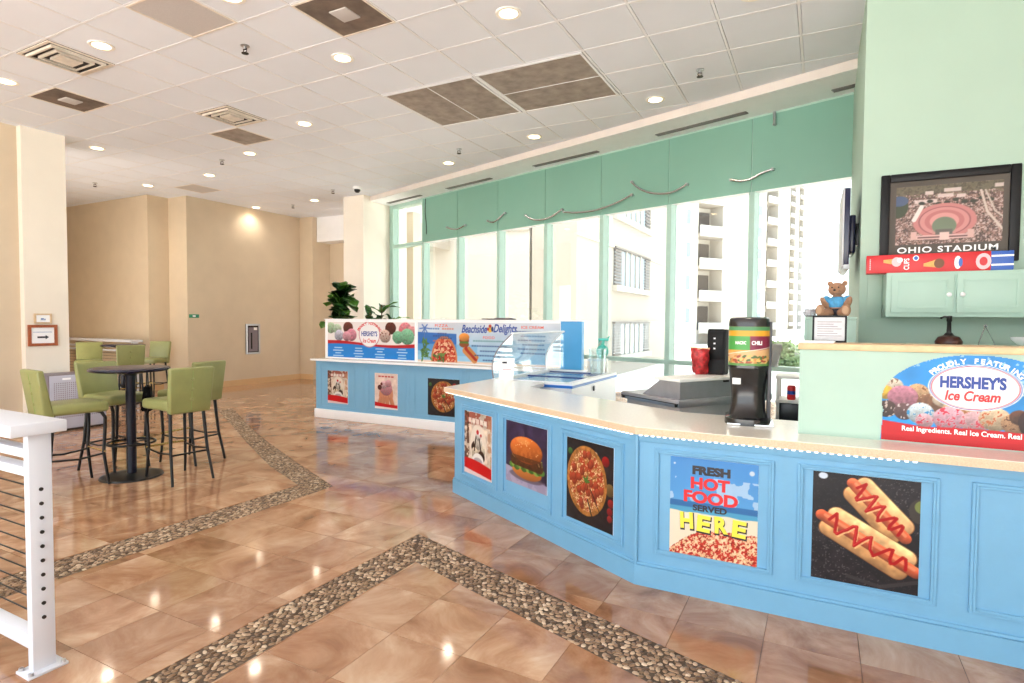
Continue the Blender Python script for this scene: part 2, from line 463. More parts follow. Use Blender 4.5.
# pebble bands: mortar bed and every stone as a small dome
bm = B()
for s in STRIPS: slab_bm([s], bm, -.005, -.0025)
obj('mortar_bed', bm, 'mortar', floor)
def inside(p, s, mrg):
    for k in range(len(s)):
        a, b = s[k], s[(k + 1) % len(s)]; L = math.hypot(b[0] - a[0], b[1] - a[1])
        if ((b[0] - a[0]) * (p[1] - a[1]) - (b[1] - a[1]) * (p[0] - a[0])) / L < mrg: return False
    return True
rng = np.random.default_rng(3); V, F = [], []
ct, st_ = np.cos(np.arange(8) * math.pi / 4), np.sin(np.arange(8) * math.pi / 4)
for k, s in enumerate(STRIPS):
    xs, ys = [q[0] for q in s], [q[1] for q in s]; pit = .031
    ang = [math.pi / 2, TH, math.pi / 2][k] if k < 3 else math.atan2(so[k - 2][1] - so[k - 3][1], so[k - 2][0] - so[k - 3][0])
    row = 0; y = min(ys)
    while y < max(ys):
        x = min(xs) + (row % 2) * pit / 2
        while x < max(xs):
            p = (x + rng.normal(0, .0045), y + rng.normal(0, .0045))
            if inside(p, s, .008) and p[1] > -.3:
                a = ang + rng.normal(0, .9); rx, ry = rng.uniform(.0135, .0195), rng.uniform(.0095, .0125); h = rng.uniform(.003, .0055)
                c, n = math.cos(a), math.sin(a); b0 = len(V)
                for rr, zz in ((1., -.003), (.82, h * .75 - .002)):
                    for q in range(8):
                        u, v = rx * rr * ct[q], ry * rr * st_[q]; V.append((p[0] + u * c - v * n, p[1] + u * n + v * c, zz))
                V.append((p[0], p[1], h - .002))
                for q in range(8):
                    q2 = (q + 1) % 8; F.append((b0 + q, b0 + q2, b0 + 8 + q2, b0 + 8 + q)); F.append((b0 + 8 + q, b0 + 8 + q2, b0 + 16))
            x += pit
        y += pit * .8; row += 1
me = bpy.data.meshes.new('pebbles'); me.from_pydata(V, [], F)
pb = mobj('pebbles', me, 'pebble', floor, 60); pb['kind'] = 'stuff'; pb['label'] = 'small tan and brown pebbles set in dark mortar bands'

# ------------------------------------------------------------------ ceiling
GX, GY, GP = -2.042, 4.674, .6105
SA, SB = (-8.3, 9.484), (.242, 6.652)                               # front line of the window soffit
sd = Vector((SB[0] - SA[0], SB[1] - SA[1])).normalized(); sn_ = (-sd.y, sd.x); sc_ = sn_[0] * SA[0] + sn_[1] * SA[1]
VENT = {(-8, -3), (-8, 0), (-10, -2), (-5, -3), (-3, -2), (-9, 1), (-15, 4)} | {(j, i) for j in (-4, -3, -2, -1) for i in (1, 2)}
bm = B(); prism(bm, FP, CE + .012, CE + .2); ceil = obj('ceiling', bm, 'ceiling_grid'); ceil['kind'] = 'structure'
ceil['label'] = 'white suspended tile ceiling'
cells = []
for j in range(-24, 11):
    for i in range(-14, 13):
        if (j, i) in VENT or (j < -13 and i < -2): continue
        x0, y0 = GX + j * GP, GY + i * GP; g = .012
        p = clip_half([(x0 + g, y0 + g), (x0 + GP - g, y0 + g), (x0 + GP - g, y0 + GP - g), (x0 + g, y0 + GP - g)], sn_[0], sn_[1], sc_ - .012)
        if x0 < -8.4 and y0 > 9.0: p = [(x0 + g, y0 + g), (x0 + GP - g, y0 + g), (x0 + GP - g, y0 + GP - g), (x0 + g, y0 + GP - g)]
        if abs(parea(p)) > .004: cells.append((screen_area(p, CE), p))
cells.sort(key=lambda t: -t[0])
def ctile(p, bm):
    n = len(p); c = (sum(q[0] for q in p) / n, sum(q[1] for q in p) / n)
    hi = [bm.verts.new((q[0], q[1], CE + .011)) for q in p]; lo = [bm.verts.new((q[0] + (c[0] - q[0]) * .016, q[1] + (c[1] - q[1]) * .016, CE + .003)) for q in p]
    bm.faces.new(lo[::-1])
    for k in range(n): bm.faces.new((hi[k], hi[(k + 1) % n], lo[(k + 1) % n], lo[k]))
for a, p in cells[:298]:
    bm = B(); ctile(p, bm); obj('ceiling_tile', bm, 'ceiling_tile', ceil)
bm = B()
for a, p in cells[298:]: ctile(p, bm)
c2 = obj('ceiling_tile_field', bm, 'ceiling_tile', ceil); c2['kind'] = 'stuff'
bm = B()
def edge_y(x): return (sc_ - sn_[0] * x) / sn_[1]
for j in range(-24, 12):
    x = GX + j * GP; y1 = edge_y(x) if x > -8.4 else 12
    box(bm, x - .011, x + .011, -4.2 if j > -14 else 3.3, y1, CE + .001, CE + .012)
for i in range(-14, 13):
    y = GY + i * GP; x1 = 4.6 if y < edge_y(4.6) else ((sc_ - sn_[1] * y) / sn_[0])
    if y > 9.3: x1 = -8.4
    box(bm, -17.0 if y > 3.3 else -10.3, x1, y - .011, y + .011, CE + .0005, CE + .012)
obj('grid_bars', bm, 'ceiling_grid', ceil)

# soffit along the window wall
W0 = Vector((-7.158, 9.724)); WD = Vector((math.cos(math.radians(-18.02)), math.sin(math.radians(-18.02)))); WN = Vector((-WD.y, WD.x))
def wp(u, v): return W0 + WD * u + WN * v
ZS = 3.98
bm = B()
a0, a1 = Vector(SA) - sd * .1, Vector(SB) + sd * 4.4
prism(bm, [a0, a1, wp(12.4, .2), wp(-1.35, .2)], ZS, CE + .2)
trim = struct('trim_1', bm, 'soffit_white', label='white plaster soffit running above the windows')
bm = B()
n2 = Vector((sd.y, -sd.x))
prism(bm, [a0 + n2 * .006, a1 + n2 * .006, a1, a0], ZS + .002, CE + .012)
struct('trim_2', bm, 'fascia', label='thin tan fascia edge between ceiling and soffit')

# ------------------------------------------------------------------ walls
bm = B(); prism(bm, [(-17.2, 7.3), (-12.37, 7.3), (-12.34, 7.72), (-11.73, 7.72), (-11.73, 10.72), (-11.28, 10.72), (-11.28, 11.3), (-8.6, 11.3), (-8.6, 11.6), (-17.2, 11.6)], 0, CE + .011)
struct('wall_back', bm, 'beige_wall', label='beige back wall with stepped corners')
bm = B()
for a, b in (((-17, 7.3), (-12.37, 7.3)), ((-12.34, 7.72), (-11.73, 7.72)), ((-11.28, 11.3), (-8.9, 11.3))):
    box(bm, a[0], b[0] + .015, a[1] - .015, a[1], 0, .13)
box(bm, -11.73, -11.715, 7.705, 10.72, 0, .13); box(bm, -11.73, -11.28, 10.705, 10.72, 0, .13); box(bm, -12.37, -12.35, 7.3, 7.72, 0, .13)
struct('baseboard_back', bm, 'baseboard', label='tan baseboard along the beige back wall')
t3 = sroot('trim_3', 'white bulkhead panels above the recessed passage')
for k, (x0, x1) in enumerate(((-11.28, -10.13), (-10.12, -8.9))): obox('panel', x0 + .004, x1 - .004, 10.86, 11.3, 3.46, CE + .01, 'white_paint', t3)
bm = B(); box(bm, -17.1, -16.9, 3.2, 7.3, 0, CE + .011); box(bm, -17.1, -13.0, 3.2, 3.4, 0, CE + .011); box(bm, -13.0, -10.2, 3.2, 3.4, 2.7, CE + .011); struct('light_block_far_left', bm, 'beige_wall', label='unseen beige wall added to hold back daylight at the far left')  # unseen wall added against left glare; its low opening is shaped to admit daylight
bm = B(); box(bm, 4.5, 4.7, -4.3, 5.3, 0, CE + .011); struct('light_block_far_right', bm, 'cream_wall', label='unseen cream wall added to cut daylight from the right')  # unseen wall added to keep side light off the mint wall and counter
bm = B(); box(bm, -8.87, -8.33, 9.28, 10.7, 0, CE + .011); struct('wall_window_pillar', bm, 'cream_wall', label='cream pillar at the left end of the windows')
bm = B(); box(bm, -10.3, -9.45, 3.93, 4.45, 0, CE + .011); struct('wall_left_pillar', bm, 'cream_wall', label='cream pillar at the left holding two framed signs')
bm = B(); box(bm, -10.2, -9.56, -4.3, 3.93, 0, CE + .011); struct('wall_left', bm, 'beige_wall', label='beige wall left of the cream pillar')
bm = B(); prism(bm, [(.262, 5.3), (4.6, 5.3), (4.6, 5.55), (.46, 5.55), (.46, 7.3), (.262, 7.36)], 0, CE + .011); struct('wall_right', bm, 'mint_wall', label='pale mint green wall behind the counter')
bm = B(); prism(bm, [wp(8.0, 0), wp(12.4, 0), wp(12.4, .2), wp(8.0, .2)], 0, CE); struct('wall_window_end', bm, 'mint_wall', label='mint wall beyond the last window')

# ------------------------------------------------------------------ window wall
win = sroot('window_1', 'tall green-framed window wall with spandrel panels')
def wbox(name, u0, u1, v0, v1, z0, z1, m, parent=win):
    bm = B(); prism(bm, [wp(u0, v0), wp(u1, v0), wp(u1, v1), wp(u0, v1)], z0, z1); return obj(name, bm, m, parent)
PW, MW, MD = 1.1225, .07, .16
for k in range(-1, 8):
    u = -.055 + PW * k
    wbox('mullion', u, u + MW, .012, MD, 0, ZS, 'mullion')
wbox('mullion', -1.26, -1.1775, .0, MD, 0, ZS, 'mullion')
for k in range(-1, 7):
    a, b = -.055 + PW * k + MW, -.055 + PW * (k + 1)
    if k >= 0:
        c = a - MW / 2 + .006, b + MW / 2 - .006
        wbox('spandrel_panel', c[0], c[1], 0, .012, 3.09, ZS - .02, 'spandrel')
        wbox('spandrel_core', a, b, .012, MD, 3.09, ZS - .02, 'white_paint')
        ztop = 3.09
    else:
        wbox('transom', a, b, .012, MD, 3.06, 3.13, 'mullion'); wbox('transom', a, b, .012, MD, ZS - .07, ZS, 'mullion')
        wbox('pane', a, b, .125, .133, 3.13, ZS - .07, 'window_glass'); ztop = 3.06
    wbox('transom', a, b, .012, MD, .945, 1.0, 'mullion'); wbox('transom', a, b, .012, MD, 0, .08, 'mullion')
    wbox('pane', a, b, .125, .133, 1.0, ztop, 'window_glass'); wbox('pane', a, b, .125, .133, .08, .945, 'window_glass')
wbox('mullion', 7.8, 8.0, 0, MD, 0, ZS, 'mullion')
wbox('top_rail', -.055, 7.9, -.004, .02, ZS - .02, ZS, 'mullion')

# curved tubes fixed to the spandrel panels
curves = [('short curved grey tube across the first joint of the green panels', [(.82, 3.30), (1.0, 3.245), (1.17, 3.235), (1.36, 3.28)]),
          ('short bent grey tube on the second joint of the green panels', [(1.99, 3.29), (2.1, 3.25), (2.22, 3.265), (2.43, 3.37)]),
          ('shallow curved grey tube on the third joint of the green panels', [(2.93, 3.27), (3.08, 3.19), (3.28, 3.155), (3.5, 3.175), (3.73, 3.26)]),
          ('long rising grey tube across the fourth joint of the green panels', [(3.77, 3.22), (4.0, 3.18), (4.3, 3.165), (4.55, 3.185), (4.79, 3.23), (5.02, 3.30)]),
          ('U-shaped grey tube hanging highest across the fifth joint', [(5.02, 3.48), (5.12, 3.39), (5.28, 3.30), (5.49, 3.245), (5.69, 3.245), (5.87, 3.31)]),
          ('wavy silver tube on the green panel joint nearest the mint wall', [(6.47, 3.27), (6.6, 3.235), (6.72, 3.24), (6.84, 3.285), (6.97, 3.31)])]
def smooth_pts(p, n=6):
    out = []
    for i in range(len(p) - 1):
        p0, p1, p2, p3 = p[max(i - 1, 0)], p[i], p[i + 1], p[min(i + 2, len(p) - 1)]
        for k in range(n):
            t = k / n
            out.append(tuple(.5 * (2 * b + (c - a) * t + (2 * a - 5 * b + 4 * c - d) * t * t + (3 * b - a - 3 * c + d) * t ** 3) for a, b, c, d in zip(p0, p1, p2, p3)))
    return out + [tuple(p[-1])]
for lab, pts in curves:
    q = [(*wp(u, -.03), z) for u, z in smooth_pts(pts)]
    r = thing('curved_tube', lab, 'tube', q[0], 0, 'curved tubes on the green panels')
    q = [Vector(p) - Vector(q[0]) for p in q]
    bm = B(); tube(bm, q, .016, 8); obj('bar', bm, 'chrome', r, 50)
    for e in (q[0], q[-1]):
        bm = B(); n3 = Vector((WN.x, WN.y, 0)); tube(bm, [e - n3 * .012, e + n3 * .03], .019, 10); obj('end_cap', bm, 'steel', r, 50)
q = [(*wp(6.98, -.03), 3.97), (*wp(6.985, -.03), 3.90), (*wp(6.99, -.035), 3.815)]
r = thing('curved_tube', 'short vertical silver tube hanging below the soffit', 'tube', q[0], 0, 'curved tubes on the green panels')
bm = B(); tube(bm, [Vector(p) - Vector(q[0]) for p in q], .016, 8); obj('bar', bm, 'steel', r, 50)
bm = B(); tube(bm, [(0, 0, -.14), Vector((WN.x, WN.y, 0)) * .03 + Vector((0, 0, -.14))], .02, 10); obj('end_cap', bm, 'steel', r, 50)
bm = B(); tube(bm, [(*wp(u, -.008), z) for u, z in smooth_pts([(.10, 3.95), (.085, 3.7), (.12, 3.45), (.13, 3.24)])], .007, 6)
o = obj('hanging_cable', bm, 'black_metal', None, 50); tag(o, 'thin dark cable hanging down the leftmost green panel', 'cable')

# slot diffusers in the soffit
slots = [((-8.13, 9.814), (-7.022, 9.474), 'slot air vent in the soffit nearest the cream pillar'), ((-6.238, 9.223), (-5.095, 8.882), 'second slot air vent from the pillar in the white soffit'),
         ((-4.089, 8.499), (-2.903, 8.165), 'slot air vent in the middle of the white soffit'), ((-1.969, 7.811), (-.816, 7.434), 'longest looking slot air vent over the right windows'),
         ((.06, 7.16), (1.2, 6.79), 'slot air vent cut off by the mint wall edge')]
for a, b, lab in slots:
    a, b = Vector(a), Vector(b); d = (b - a).normalized(); L = (b - a).length
    r = thing('slot_vent', lab, 'vent', (a.x, a.y, ZS), math.atan2(d.y, d.x), 'slot vents in the soffit')
    obox('slot', 0, L, -.03, .03, -.004, 0, 'dark_slot', r)
    for y in (-.034, .0, .034): obox('blade', 0, L, y - .005, y + .005, -.012, 0, 'grey_slot', r)
# ------------------------------------------------------------------ ceiling fixtures
mat('lamp_trim', (250, 246, 238), .4)
mat('lamp_lens', (255, 236, 200), .5, emit=(255, 226, 178), estr=9.)
mat('vent_white', (228, 218, 206), .5, var=.12, scale=14)
mat('vent_dirty', (158, 146, 136), .85, var=.22, scale=9, bump=.5, bscale=180)
mat('vent_brown', (118, 102, 90), .85, var=.30, scale=6, bump=.5, bscale=160)
mat('perforated_grey', (200, 194, 192), .8, var=.05, scale=120, bump=.3, bscale=200)
mat('dust', (104, 90, 78), .9, var=.3, scale=10)
def cell(j, i): return (GX + (j + .5) * GP, GY + (i + .5) * GP)

lamp_cells = [((-7, -3), 'round recessed downlight beside the dirty square diffuser'), ((-10, -3), 'recessed downlight at the left picture edge of the ceiling'),
  ((-4, -3), 'recessed downlight at the top edge beside the perforated panel'), ((-4, -1), 'recessed downlight right of the sprinkler near the stained panel'),
  ((-1, -1), 'large looking recessed downlight above the big grey grilles'), ((-7, 1), 'recessed downlight right of the second square diffuser'),
  ((-13, 0), 'recessed downlight near the top of the left cream pillar'), ((-16, 3), 'faint recessed downlight nearest the far left wall'),
  ((-13, 3), 'recessed downlight left of the flat grey ceiling panel'), ((-10, 2), 'recessed downlight beyond the second square diffuser'),
  ((-16, 7), 'small far recessed downlight over the beige wall corner'), ((-13, 7), 'small far recessed downlight left of the window pillar'),
  ((-6, 5), 'recessed downlight over the menu counter near the soffit'), ((-3, 4), 'recessed downlight just below the two big grilles'),
  ((0, 3), 'recessed downlight near the soffit over the middle windows'), ((2, 0), 'recessed downlight cut by the top edge above the windows')]
proto = None
for (c, lab) in lamp_cells:
    x, y = cell(*c)
    if proto is None:
        r = thing('downlight', lab, 'ceiling light', (x, y, CE), 0, 'recessed ceiling downlights')
        bm = B(); lathe(bm, [(.075, .004), (.075, -.004), (.095, -.009), (.108, -.004), (.108, .004)], 28); obj('trim_ring', bm, 'lamp_trim', r, 40)
        bm = B(); lathe(bm, [(0, -.003), (.05, -.004), (.075, -.001)], 24); obj('lens', bm, 'lamp_lens', r, 40)
        ld = bpy.data.lights.new('downlight_beam', 'SPOT'); ld.energy = DOWNLIGHT_W; ld.color = (1, .90, .78); ld.spot_size = math.radians(150); ld.spot_blend = .9; ld.shadow_soft_size = .07
        lo = bpy.data.objects.new('beam', ld); COL.objects.link(lo); lo.parent = r; lo.location = (0, 0, -.03)
        proto = r
    else: dup(proto, (x, y, CE), 0, lab)

# square louvred diffusers
def diffuser(c, lab):
    x, y = cell(*c); r = thing('square_diffuser', lab, 'vent', (x, y, CE), 0, 'square ceiling diffusers')
    h = GP / 2 - .014
    obox('backing', -h, h, -h, h, -.002, .008, 'dark_slot', r)
    bm = B(); frame_xy(bm, -h, h, -h, h, .03, -.008, -.002); obj('frame', bm, 'vent_white', r)
    for k, (o, w) in enumerate(((.238, .02), (.168, .02), (.098, .0975))):
        bm = B(); q4 = ((-1, -1), (1, -1), (1, 1), (-1, 1))
        if w < .05: frame_xy(bm, -o, o, -o, o, w, -.026, -.022)
        else: box(bm, -o, o, -o, o, -.026, -.022)
        frame_xy(bm, -o, o, -o, o, .003, -.0218, -.003)
        obj('louvre', bm, 'vent_white', r)
diffuser((-8, -3), 'sooty square louvred diffuser nearest the top left corner')
diffuser((-8, 0), 'smaller looking square louvred diffuser above the dining tables')

def panel(name, c, lab, m, centre=False, group='flat grey ceiling panels'):
    x, y = cell(*c); r = thing(name, lab, 'vent', (x, y, CE), 0, group); h = GP / 2 - .014
    obox('panel', -h, h, -h, h, 0, .01, m, r)
    bm = B()
    frame_xy(bm, -h - .006, h + .006, -h - .006, h + .006, .016, -.004, .008)
    obj('frame', bm, 'vent_white', r)
    if centre: obox('centre_plate', -.09, .09, -.09, .09, -.012, 0, 'perforated_grey', r, .004); bm = B(); 
    return r
panel('ceiling_panel', (-10, -2), 'grey brown dusty ceiling panel with pale centre at far left', 'vent_brown', True)
panel('ceiling_panel', (-5, -3), 'light grey perforated ceiling panel at the top edge', 'perforated_grey')
panel('ceiling_panel', (-3, -2), 'soot stained grey ceiling panel with pale square plate at the top edge', 'vent_brown', True)
panel('ceiling_panel', (-9, 1), 'pale grey ceiling panel touching the second square diffuser', 'vent_dirty')
panel('ceiling_panel', (-15, 4), 'flat pale grey ceiling panel near the beige wall corner', 'perforated_grey')
for (j0, split, lab) in ((-4, 'x', 'left one of the two big dark grey return grilles'), (-2, 'y', 'right and larger of the two big dark grey return grilles')):
    x, y = GX + (j0 + 1) * GP, GY + 2 * GP
    r = thing('return_grille', lab, 'vent', (x, y, CE), 0, 'large return air grilles'); h = GP - .03
    for k in (-1, 1):
        a = (min(0, k * h) + .006, max(0, k * h) - .006)
        if split == 'x': obox('grille_panel', a[0], a[1], -h, h, .0, .01, 'vent_dirty', r)
        else: obox('grille_panel', -h, h, a[0], a[1], .0, .01, 'vent_dirty', r)
    bm = B()
    frame_xy(bm, -h - .012, h + .012, -h - .012, h + .012, .026, -.006, .008)
    if split == 'x': box(bm, -.006, .006, -h + .014, h - .014, -.003, .008)
    else: box(bm, -h + .014, h - .014, -.006, .006, -.003, .008)
    obj('frame', bm, 'ceiling_grid', r)

sp = [((-4.811, 3.765), 'nearest black sprinkler head below the ceiling'), ((-8.568, 6.254), 'sprinkler head left of the far downlights'), ((-12.198, 6.23), 'sprinkler head right of the left cream pillar'),
      ((-8.566, 8.678), 'sprinkler head left of the dome camera'), ((-10.499, 9.415), 'tiny far sprinkler head over the beige wall'), ((-4.822, 7.445), 'sprinkler head between grilles and soffit'), ((-1.136, 6.218), 'sprinkler head near the soffit at upper right')]
proto = None
for (x, y), lab in sp:
    if proto is None:
        r = thing('sprinkler', lab, 'sprinkler', (x, y, CE), 0, 'ceiling sprinklers'); proto = r
        bm = B(); lathe(bm, [(0, .004), (.04, .004), (.04, -.004), (.012, -.008), (.012, -.03), (0, -.03)], 16); obj('escutcheon', bm, 'steel', r, 40)
        bm = B(); tube(bm, [(-.02, 0, -.03), (-.022, 0, -.05), (0, 0, -.065)], .004, 6); tube(bm, [(.02, 0, -.03), (.022, 0, -.05), (0, 0, -.065)], .004, 6); box(bm, -.022, .022, -.006, .006, -.034, -.026); obj('frame_arms', bm, 'dark_slot', r, 40)
        bm = B(); lathe(bm, [(0, -.064), (.032, -.066), (.032, -.07), (0, -.07)], 14); obj('deflector', bm, 'dark_slot', r, 40)
    else: dup(proto, (x, y, CE), .6, lab)
r = thing('dome_camera', 'small white security dome camera on the ceiling by the pillar', 'camera', (-7.95, 8.69, CE))
bm = B(); lathe(bm, [(0, .004), (.085, .004), (.085, -.03), (.07, -.05), (0, -.05)], 24); obj('housing', bm, 'white_paint', r, 40)
bm = B(); lathe(bm, [(.06, -.05), (.055, -.08), (.035, -.105), (0, -.115)], 24); obj('dome', bm, 'black_plastic', r, 60)

# ------------------------------------------------------------------ pub tables and stools
mat('green_vinyl', (142, 145, 90), .42, var=.06, scale=9, bump=.06, bscale=60)
mat('green_seam', (140, 158, 92), .5)
mat('brass', (206, 178, 116), .25, metal=.9)
mat('navy_metal', (12, 18, 36), .32, var=.05)
mat('table_top', (70, 58, 62), .35, var=.08, scale=12)
mat('table_edge', (14, 12, 40), .25)

def cushion(bm, w0, w1, d, h, bev, puff=0., mx=None):
    vs_ = box(bm, -.5, .5, -.5, .5, 0, 1)
    for v in vs_:
        w = w0 + (w1 - w0) * (v.co.y + .5); v.co = Vector((v.co.x * w, v.co.y * d, v.co.z * h))
    es = list({e for v in vs_ for e in v.link_edges})
    bmesh.ops.bevel(bm, geom=es, offset=bev, segments=4, affect='EDGES', profile=.5)
    if mx is not None:
        for v in bm.verts: v.co = mx @ v.co

def make_stool(loc, rotz, lab):
    r = thing('bar_stool', lab, 'stool', loc, rotz, 'green bar stools')
    bm = B(); cushion(bm, .37, .43, .44, .095, .03, mx=Matrix.Translation((0, .02, .675)))
    for v in bm.verts:
        if v.co.z > .74: v.co.z += .012 * (1 - (v.co.x / .22) ** 2) * (1 - ((v.co.y - .02) / .23) ** 2)
    obj('seat', bm, 'green_vinyl', r, 60)
    t = Matrix.Translation((0, -.205, .655)) @ Matrix.Rotation(math.radians(9), 4, 'X')
    bm = B(); vs_ = box(bm, -.5, .5, -.5, .5, 0, 1)
    for v in vs_: v.co = Vector((v.co.x * (.375 + .035 * v.co.z), v.co.y * (.075 - .025 * v.co.z), v.co.z * .425))
    bmesh.ops.bevel(bm, geom=bm.edges[:], offset=.016, segments=3, affect='EDGES', profile=.5)
    for v in bm.verts:
        v.co.y -= .03 * (1 - (v.co.x / .2) ** 2) * 0 + 0; v.co = t @ v.co
    bk = obj('backrest', bm, 'green_vinyl', r, 60)
    bm = B(); tube(bm, [t @ Vector((0, -.0385 + .012 * k, .03 + .37 * k)) for k in (0, .5, 1)], .003, 6); obj('seam', bm, 'green_seam', bk, 60)
    for z in (.13, .225, .32):
        bm = B(); ell(bm, t @ Vector((0, -.036 + .012 * z / .4, z)), (.017, .011, .017), u=12, v=8); obj('button', bm, 'green_vinyl', bk, 60)
    for sx in (-1, 1):
        bm = B(); tube(bm, [(sx * .15, -.17, .69), (sx * .158, -.185, .52), (sx * .168, -.205, .3), (sx * .182, -.25, .1), (sx * .188, -.27, 0)], [.017, .016, .0145, .013, .012], 8); obj('leg', bm, 'black_metal', r, 60)
        bm = B(); tube(bm, [(sx * .155, .13, .69), (sx * .168, .185, .675), (sx * .175, .215, .62), (sx * .172, .212, .5), (sx * .17, .2, .3), (sx * .178, .222, .1), (sx * .182, .235, 0)], [.015, .016, .016, .0155, .0145, .013, .012], 8); obj('leg', bm, 'black_metal', r, 60)
        bm = B(); tube(bm, [(sx * .17, -.205, .29), (sx * .171, 0, .27), (sx * .171, .2, .29)], .009, 6); obj('stretcher', bm, 'black_metal', r, 60)
    bm = B(); tube(bm, [(-.17, -.208, .27), (.17, -.208, .27)], .009, 6); obj('stretcher', bm, 'black_metal', r, 60)
    bm = B(); tube(bm, [(-.19, .203, .31), (.19, .203, .31)], .0105, 8); obj('footrest', bm, 'brass', r, 60)
    return r
D = math.radians
st1 = make_stool((-5.97, 2.80, 0), D(-6), 'green stool seen from its side, nearest the white railing')
dup(st1, (-6.30, 3.36, 0), D(-82), 'green stool behind the near table with its backrest inner side facing us')
dup(st1, (-5.40, 3.44, 0), D(84), 'green stool turned with its buttoned back towards us at the near table')
dup(st1, (-5.97, 3.95, 0), D(98), 'green stool partly hidden behind the buttoned stool of the near table')
dup(st1, (-11.66, 5.80, 0), D(-118), 'far green stool left of the far table, half behind its tabletop')
dup(st1, (-10.36, 5.77, 0), D(66), 'far green stool with buttoned back standing before the far table')
dup(st1, (-11.25, 6.68, 0), D(205), 'far green stool at the right behind the far table')

def make_table(loc, lab):
    r = thing('pub_table', lab, 'table', loc, 0, 'round pub tables')
    bm = B(); lathe(bm, [(0, 1.054), (.315, 1.054), (.322, 1.05)], 48); obj('tabletop', bm, 'table_top', r, 40)
    bm = B(); lathe(bm, [(0, 1.02), (.30, 1.018), (.335, 1.026), (.34, 1.04), (.333, 1.05), (.320, 1.0535)], 48); obj('edge_band', bm, 'table_edge', r, 60)
    bm = B(); lathe(bm, [(.16, 1.018), (.15, 1.005), (.05, .985), (.043, .96), (.043, .04), (.06, .03)], 14); obj('column', bm, 'navy_metal', r, 30)
    bm = B(); lathe(bm, [(.0, .036), (.06, .036), (.2, .026), (.262, .014), (.268, 0), (0, 0)], 44); obj('base', bm, 'black_metal', r, 40)
    bm = B(); tube(bm, [(.2 * math.cos(a), .2 * math.sin(a), .33) for a in np.linspace(0, 2 * math.pi, 32, endpoint=False)], .011, 8, closed=True); obj('foot_ring', bm, 'black_metal', r, 60)
    for a in (0, math.pi / 2, math.pi, 1.5 * math.pi):
        bm = B(); tube(bm, [(.04 * math.cos(a), .04 * math.sin(a), .33), (.2 * math.cos(a), .2 * math.sin(a), .33)], .008, 6); obj('ring_spoke', bm, 'black_metal', r, 60)
    return r
t1 = make_table((-5.86, 3.27, 0), 'near round pub table with dark pedestal and oval foot plate')
dup(t1, (-10.95, 6.0, 0), 0, 'far round pub table in front of the far white railing')
r = thing('hanging_bag', 'black bag hanging by a strap beneath the near pub tabletop', 'bag', (-5.98, 3.50, .60), D(-40))
bm = B(); xprism(bm, [(-.05, 0), (.05, 0), (.025, .25), (-.025, .25)], -.085, .085); bmesh.ops.bevel(bm, geom=bm.edges[:], offset=.012, segments=2, affect='EDGES')
for v in bm.verts: v.co.x *= 1 - .45 * max(0, v.co.z) / .25
obj('body', bm, mat('bag_black', (14, 14, 15), .85, spec=.2), r, 50)
bm = B(); tube(bm, [(-.045, 0, .24), (-.03, 0, .36), (0, 0, .42), (.03, 0, .36), (.045, 0, .24)], .006, 6); obj('strap', bm, 'black_plastic', r, 50)

# ------------------------------------------------------------------ white cable railing in the left foreground
mat('rail_white', (216, 219, 228), .4, var=.01)
r = thing('white_railing', 'white cable railing with flat cap in the left foreground', 'railing', (-2.965, 1.267, 0))
obox('cap_board', -2.2, .062, -.12, .085, 1.035, 1.085, 'rail_white', r, .004)
for px in (0, -1.6):
    p = obox('post', px - .021, px + .021, -.043, .043, 0, 1.035, 'rail_white', r, .003)
    obox('base_plate', px - .055, px + .055, -.075, .075, 0, .012, 'rail_white', p, .002)
    for sx in (-1, 1):
        for sy in (-1, 1):
            bm = B(); lathe(bm, [(0, .024), (.009, .024), (.011, .012)], 8, (px + sx * .042, sy * .06, 0)); obj('bolt', bm, 'steel', p, 40)
for z in (.945, .865): obox('rail_board', -2.2, -.021, -.03, .03, z - .02, z + .02, 'rail_white', r, .003)
obox('bottom_board', -2.2, -.021, -.03, .03, .09, .15, 'rail_white', r, .003)
for k in range(10):
    z = .235 + .062 * k
    bm = B(); tube(bm, [(-2.2, 0, z), (.018, 0, z)], .0035, 6); c = obj('cable', bm, 'black_metal', r, 60)
    bm = B(); tube(bm, [(.019, 0, z), (.0265, 0, z)], .008, 10); obj('cable_stop', bm, 'dark_slot', c, 60)

r = thing('white_railing', 'far white railing in front of the beige wall behind the far table', 'railing', (-13.6, 6.95, 0))
obox('cap_board', -1.6, 1.4, -.12, .12, 1.03, 1.08, 'rail_white', r, .004)
for px in (-1.4, 1.32): obox('post', px - .04, px + .04, -.05, .05, 0, 1.03, 'rail_white', r)
for z in (.93, .85): obox('rail_board', -1.4, 1.32, -.03, .03, z - .02, z + .02, 'rail_white', r)
obox('bottom_board', -1.4, 1.32, -.03, .03, .09, .15, 'rail_white', r)
for k in range(10):
    z = .235 + .062 * k; bm = B(); tube(bm, [(-1.4, 0, z), (1.32, 0, z)], .0035, 5); obj('cable', bm, 'black_metal', r)

